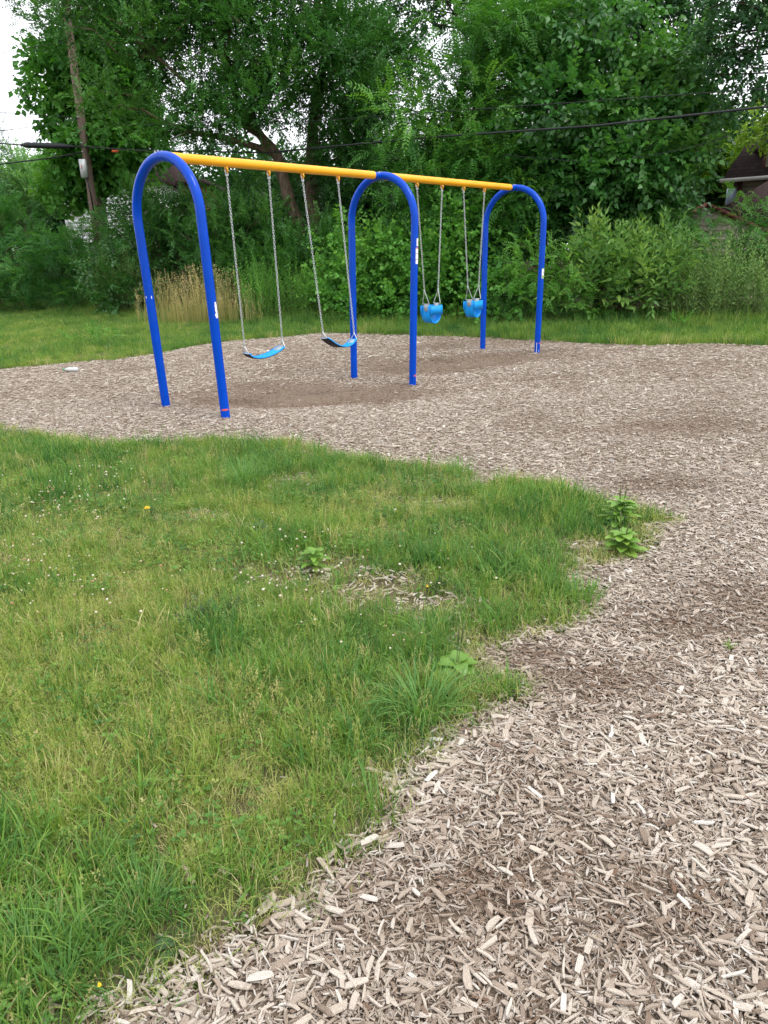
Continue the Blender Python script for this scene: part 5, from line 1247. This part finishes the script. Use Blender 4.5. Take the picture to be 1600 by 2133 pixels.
# ------------------------------------------------------------------ utility pole and lines
pY = 25.0; pb_ = gp(205, pY, -.3); ptop = at(146, 70, pY) + np.array([0, 0, 1.2])
pole = thing('utility_pole', 'brown wooden utility pole standing in the hedge at left', 'utility pole', pb_)
pp0 = np.array([at(188, 410, pY)[0], pY, pb_[2]]); pts = [pp0 + (ptop - pp0) * f for f in np.linspace(0, 1, 14)]
MB().tube(pts, np.linspace(.138, .112, 14), 18).build('shaft', M_POLE, pole, pb_, smooth=True)
bt_, bb_ = at(171, 332, pY - .22), at(177, 370, pY - .22)
w_ = .085; mb = MB(); mb.box((bb_[0] - w_, pY - .30, bb_[2]), (bt_[0] + w_ + .02, pY - .12, bt_[2])); jb = mb.build('junction_box', M_BOX, pole, pb_)
MB().box((bb_[0] - .03, pY - .312, bt_[2] - .28), (bb_[0] - .005, pY - .303, bt_[2] - .16)).build('red_tag', M_RED, jb, pb_)
mb = MB().tube([(bb_[0] + .06, pY - .25, bb_[2]), (bb_[0] + .09, pY - .22, bb_[2] - .35), (bb_[0] + .12, pY - .2, bb_[2] - 1.2)], .022, 8); mb.build('conduit', M_BLACKC, pole, pb_, smooth=True)
for zpx in (246, 300, 318):
    c = at(170, zpx, pY); c = pts[0] + (ptop - pts[0]) * ((c[2] - pts[0][2]) / (ptop[2] - pts[0][2]))
    MB().tube([c - BV * 0 + np.array([-.02, -.26, 0]), c + np.array([-.02, .26, 0])], .016, 8).build('bolt', M_STEEL, pole, pb_)

def cable(label, pts, r, sag=0.0, extra=None):
    pts = [np.asarray(p) for p in pts]; P = []
    for a, c in zip(pts[:-1], pts[1:]):
        for f in np.linspace(0, 1, 28)[:-1]: P.append(a + (c - a) * f - ZV * sag * 4 * f * (1 - f))
    P.append(pts[-1]); base = P[0].copy()
    th = thing('overhead_cable', label, 'cable', base, 'overhead lines'); MB().tube(P, r, 8).build('wire', M_BLACKC, th, base, smooth=True)
    if extra: extra(th, base)
    return th
A = at(176, 305, pY - .25)
def splice(th, base):
    a, c = at(44, 302, 24.9), at(158, 305, pY - .25); mb = MB(); n = 26
    mb.tube([a + (c - a) * f for f in np.linspace(0, 1, n)], [.085 + .010 * math.sin(i * 2.2) if 1 < i < 18 else (.045 if i < 2 else .08 - .007 * (i - 18)) for i in range(n)], 14)
    mb.build('splice_case', M_BLACKC, th, base, smooth=True)
    q0, q1 = at(234, 315, 24.6), at(246, 315, 24.5); MB().tube([q0, q1], .034, 10).build('orange_marker', M_ORANGE, th, base, smooth=True)
cable('thick black cable with long splice case running from the pole across the trees', [at(-200, 282, 24.8), at(44, 302, 24.9), A, at(280, 313, 24.2), at(560, 318, 20.2), at(880, 287, 16.8), at(1240, 262, 14.6), at(1600, 222, 13.0), at(1850, 185, 12.0)], .019, .0, splice)
cable('thin black wire above the thick cable on the right', [at(168, 258, pY - .2), at(520, 262, 20.5), at(840, 238, 17.0), at(1200, 213, 14.9), at(1600, 184, 13.2), at(1850, 160, 12.2)], .007)
cable('lower black cable leaving the pole to the left', [at(170, 318, pY - .2), at(100, 330, 23.5), at(0, 342, 22), at(-200, 368, 19)], .018)
cable('thin wire leaving the pole to the left at mid height', [at(165, 246, pY - .2), at(60, 238, 24.6), at(-160, 225, 24)], .008)
cable('faint wire rising from the left edge to the pole', [at(162, 248, pY - .2), at(80, 262, 24), at(-120, 290, 22)], .007)
cable('topmost thin wire crossing the sky at the top left', [at(150, 85, pY), at(75, 96, 24), at(-120, 135, 21)], .006)
cable('slack thin wire low in front of the glossy leaved tree', [at(1040, 322, 16.3), at(1200, 336, 15.5), at(1300, 333, 15.2), at(1440, 308, 14.8), at(1560, 270, 14.4)], .006)

# ------------------------------------------------------------------ weeds, flowers and litter in the grass
M_PLANTAIN = leaf_mat('leaf_plantain', [(0.11, 0.235, 0.036), (0.17, 0.315, 0.05), (0.26, 0.40, 0.075)], 0.3, 0.42, spec=.5)
M_DARKWEED = leaf_mat('leaf_grey_weed', [(0.045, 0.085, 0.035), (0.07, 0.12, 0.05), (0.10, 0.16, 0.07)], 0.25, 0.5)
def broad_leaf(l, w, rise, curl, seed):
    """a ribbed rosette leaf along +x"""
    r = random.Random(seed); K = 9; V = []
    for i in range(K):
        t = i / (K - 1); ww = w * (0.16 if t < .12 else math.sin(math.pi * min(1, (t - .05) ** .85)) ** .8 + .05) * .5; x = l * t; z = rise * l * (t * 1.2 - curl * t * t)
        wob = r.uniform(-.08, .08) * w
        for q in (-1, -.5, 0, .5, 1): V.append((x + wob * abs(q), ww * q, z + .22 * abs(q) * ww + (.012 * l * math.sin(i * 2.1 + q) if abs(q) == 1 else 0)))
    F = [(i * 5 + j, i * 5 + j + 1, i * 5 + j + 6, i * 5 + j + 5) for i in range(K - 1) for j in range(4)]
    return np.array(V), F
def rosette(label, px, py, n, l, w, rise, seed, name='plantain', mat=None, stalks=0, cat='weed', lift=0.0):
    p = g0(px, py); b0 = np.array([p[0], p[1], float(gz(*p)) + .006 + lift]); th = thing(name, label, cat, b0); r = random.Random(seed)
    for i in range(n):
        a = i * 2.399 + r.uniform(-.3, .3); q_ = i / n; V, F = broad_leaf(l * r.uniform(.8, 1.1) * (1.05 - .45 * q_), w * r.uniform(.75, 1.15), rise * (.2 + 1.3 * q_) * r.uniform(.7, 1.3), r.uniform(.7, 1.3), seed * 50 + i)
        ca, sa = math.cos(a), math.sin(a); R_ = np.array([[ca, -sa, 0], [sa, ca, 0], [0, 0, 1]])
        mesh_obj('leaf', V @ R_.T + b0 + [0, 0, .004 * i], F, mat or M_PLANTAIN, th, True, b0, {'tint': np.full(len(V), r.uniform(.1, .9))})
    for i in range(stalks):
        a = r.uniform(0, 6.28); h = r.uniform(.14, .26); d = np.array([.15 * math.cos(a), .15 * math.sin(a), 1])
        MB().tube([b0, b0 + d * h * .6], .0018, 5).tube([b0 + d * h * .6, b0 + d * h * .8, b0 + d * h], [.0022, .0042, .0015], 6).build('flower_stalk', M_STEM, th, b0)
    return th
rosette('bright green plantain rosette beside the bare patch in the lawn', 655, 1190, 24, .105, .034, .42, 1, lift=.01)
rosette('dense plantain rosette at the tip of the lawn, farther of the two', 1290, 1098, 38, .125, .046, .34, 2, stalks=3, lift=.012)
rosette('pale plantain with flower stalks at the lawn tip, nearer of the two', 1296, 1150, 26, .125, .055, .3, 3, stalks=3, lift=.008)
rosette('plantain with broad shiny leaves beside the big grass tuft on the mulch edge', 950, 1408, 12, .11, .065, .55, 4, stalks=2)
rosette('tiny bright green seedling on the bare patch', 700, 1238, 9, .035, .014, .3, 5, name='seedling')
rosette('small broad leaves sprouting in the grass near the bottom mulch edge', 350, 1985, 5, .04, .03, .3, 6, name='seedling', mat=M_DARKWEED)
rosette('green rosette in the shaded grass left of the bare patch', 545, 1112, 13, .08, .025, .4, 7, name='weed_rosette', mat=M_DARKWEED)

def leafy_weed(label, px, py, h, n, seed, mat, leaf=.05, spread=.12, name='leafy_weed'):
    rng = np.random.default_rng(seed); p = g0(px, py); b0 = np.array([p[0], p[1], float(gz(*p))]); th = thing(name, label, 'weed', b0); mb = MB(); P, D, S, T = [], [], [], []
    for i in range(n):
        a = rng.uniform(0, 6.28); d = np.array([math.cos(a) * spread * rng.uniform(.3, 1.5), math.sin(a) * spread * rng.uniform(.3, 1.5), h * rng.uniform(.6, 1.1)])
        q = b0 + np.array([rng.normal(0, spread * .4), rng.normal(0, spread * .4), 0]); mb.tube([q, q + d * .5 + ZV * .01, q + d], [.002, .0018, .001], 5, cap=False)
        for f in (.25, .5, .75): P.append(q + d * f); D.append(d / np.linalg.norm(d) + rng.normal(0, .6, 3)); S.append(leaf / .14 * rng.uniform(.7, 1.2)); T.append(rng.uniform(.2, .9))
    mb.build('stems', M_STEM, th, b0); foliage('foliage', 'lance', np.array(P), np.array(D), np.array(S) * .45, np.array(T), mat, th, b0, rng)
leafy_weed('grey green leafy weed clump in the lawn foreground', 440, 1300, .09, 22, 401, M_DARKWEED, .045, .11)
leafy_weed('low leafy weed next to the yellow dandelion flower', 325, 1085, .05, 10, 402, M_DARKWEED, .04, .08)
leafy_weed('dark leafy sprig between plantain and lawn tip, below the thick grass', 905, 1235, .06, 8, 403, M_DARKWEED, .04, .06)
leafy_weed('yellow green young weed on the far lawn left of the front arch', 205, 718, .34, 16, 404, LEAF['grape'], .16, .38, 'young_weed')
leafy_weed('small yellow green sprout alone on the mulch at right', 1515, 1352, .03, 4, 405, M_PLANTAIN, .02, .015, 'mulch_sprout')
leafy_weed('small green weed on the far lawn at right', 1415, 690, .22, 9, 406, LEAF['grape'], .13, .20, 'young_weed')

# large individual grass tufts
M_TUFT = leaf_mat('tuft_blade', [(0.075, 0.190, 0.062), (0.130, 0.275, 0.075), (0.210, 0.350, 0.09)], 0.35, 0.45)
def big_tuft(label, px, py, n, h, w, lean, seed, rad=.06):
    r = random.Random(seed); p = g0(px, py); b0 = np.array([p[0], p[1], float(gz(*p))]); V, F, T = [], [], []
    for i in range(n):
        a = r.uniform(0, 6.28); d = rad * math.sqrt(r.random()); k = len(V)
        blade(V, F, d * math.cos(a), d * math.sin(a), h * r.uniform(.55, 1.15), w * r.uniform(.7, 1.2), a + r.uniform(-.6, .6), abs(r.gauss(lean, .3)), 6, r.uniform(.7, 1.3), r.uniform(-.5, .5)); T += [min(1, max(0, r.gauss(.5, .2)))] * (len(V) - k)
    o = mesh_obj('grass_tuft', np.array(V) + b0, F, M_TUFT, None, False, b0, {'tint': T}); tag(o, label, 'grass tuft', 'large grass tufts')
big_tuft('big arching grass tuft at the mulch edge in the foreground', 885, 1495, 150, .24, .0054, 1.15, 1, .08)
big_tuft('rounded grass tuft in the far part of the lawn below the swings', 510, 1015, 220, .25, .0048, .95, 2, .11)
big_tuft('browning grass tuft on the lawn corner pointing into the mulch', 955, 988, 120, .17, .0045, .6, 3, .12)
big_tuft('splayed grass tuft low in the lawn near the bottom edge', 300, 1905, 90, .14, .0042, 1.0, 4, .05)
big_tuft('bright grass tuft standing alone on the mulch', 1040, 1445, 60, .08, .0032, .6, 5, .07)
big_tuft('lush grass tuft at the lower left corner', 70, 2030, 150, .16, .0044, .7, 6, .10)
big_tuft('thick grass tuft on the lawn lobe above the mulch bend', 1215, 1245, 120, .13, .0055, .85, 7, .09)
big_tuft('dark fine grass tuft beside the shiny plantain', 890, 1350, 140, .15, .0030, .55, 8, .10)

# clover flowers
M_CLOVER = leaf_mat('clover_flower', [(0.70, 0.68, 0.60), (0.62, 0.55, 0.44), (0.38, 0.22, 0.12)], 0.2, 0.7)
rng = np.random.default_rng(31); V, F, T = [], [], []; off = 0
ico = bmesh.new(); bmesh.ops.create_icosphere(ico, subdivisions=1, radius=1.0); iv = np.array([v.co[:] for v in ico.verts]); fi = np.array([[v.index for v in f.verts] for f in ico.faces]); ico.free()
SP = [((150, 1060), 150, 50, 90), ((60, 1200), 90, 70, 40), ((620, 1160), 120, 45, 34), ((600, 1250), 110, 40, 26), ((250, 1010), 80, 30, 24), ((760, 1330), 160, 60, 14), ((200, 1260), 150, 60, 30), ((900, 1200), 150, 80, 12)]
for (c, sx_, sy_, k) in SP:
    for i in range(k):
        p = g0(c[0] + rng.normal(0, sx_ * .5), c[1] + rng.normal(0, sy_ * .6))
        if edge_dist(np.array([p[0]]), np.array([p[1]]))[0] < .03: continue
        z = float(gz(*p)) + rng.uniform(.05, .10); s = rng.uniform(.0045, .008); t = rng.choice([0.05, .3, .5, .7, .95])
        v = iv * np.array([s, s, s * .85]) * rng.uniform(.75, 1.2, (len(iv), 1)) + [p[0], p[1], z]; V.append(v); F.append(fi + off); off += len(iv); T.append(np.full(len(iv), t))
o = mesh_obj('clover_flowers', np.concatenate(V), np.concatenate(F), M_CLOVER, None, False, (0, 0, 0), {'tint': np.concatenate(T)}); o['kind'] = 'stuff'; o['label'] = 'white and browned clover flowers scattered in the lawn'

# dandelion
M_DANDY = simple('dandelion_yellow', (0.85, 0.56, 0.01), 0.6)
def dandelion(label, px, py, s, h, seed):
    r = random.Random(seed); p = g0(px, py); b0 = np.array([p[0], p[1], float(gz(*p))]); th = thing('dandelion', label, 'flower', b0); top = b0 + [0, -.02, h]
    MB().tube([b0, b0 + [0, -.005, h * .5], top], .0018, 6).build('stalk', M_STEM, th, b0); mb = MB()
    for ring_, (n, rad, z) in enumerate(((18, s, 0), (14, s * .75, .004), (9, s * .45, .008))):
        for i in range(n):
            a = i * 6.283 / n + r.uniform(-.1, .1); d = np.array([math.cos(a), math.sin(a) , .25 + .3 * ring_]); t_ = np.array([-math.sin(a), math.cos(a), 0])
            c = top + ZV * z; mb.add([c, c + d * rad * .6 - t_ * rad * .13, c + d * rad, c + d * rad * .6 + t_ * rad * .13], [(0, 1, 2, 3)])
    mb.build('petals', M_DANDY, th, b0)
dandelion('yellow dandelion flower open in the lawn', 313, 1085, .022, .085, 1)
dandelion('small half open yellow flower by the bare patch', 890, 1240, .007, .05, 2)
dandelion('small yellow flower low in the bottom left grass', 220, 2060, .005, .04, 3)

# dropped plastic bottle
p = g0(150, 776); bz0 = float(gz(*p)) + .045; bd = np.array([math.cos(-.15), math.sin(-.15), 0]); c0_ = np.array([p[0], p[1], bz0])
bot = thing('plastic_bottle', 'clear white plastic bottle with green cap lying on the mulch', 'bottle', c0_ - ZV * .04)
prof = [(-.105, .010), (-.10, .030), (-.06, .033), (-.02, .030), (.02, .033), (.05, .032), (.075, .022), (.095, .013), (.105, .013)]
bb0 = c0_ - ZV * .04
MB().tube([c0_ - bd * q for q, _ in prof], [r_ for _, r_ in prof], 16).build('body', simple('bottle_plastic', (0.52, 0.55, 0.55), 0.2, 0, 0.6), bot, bb0, smooth=True)
MB().tube([c0_ - bd * .106, c0_ - bd * .112, c0_ - bd * .132, c0_ - bd * .134], [.0155, .016, .016, .013], 14).build('cap', simple('green_cap', (0.005, 0.25, 0.10), 0.4), bot, bb0)
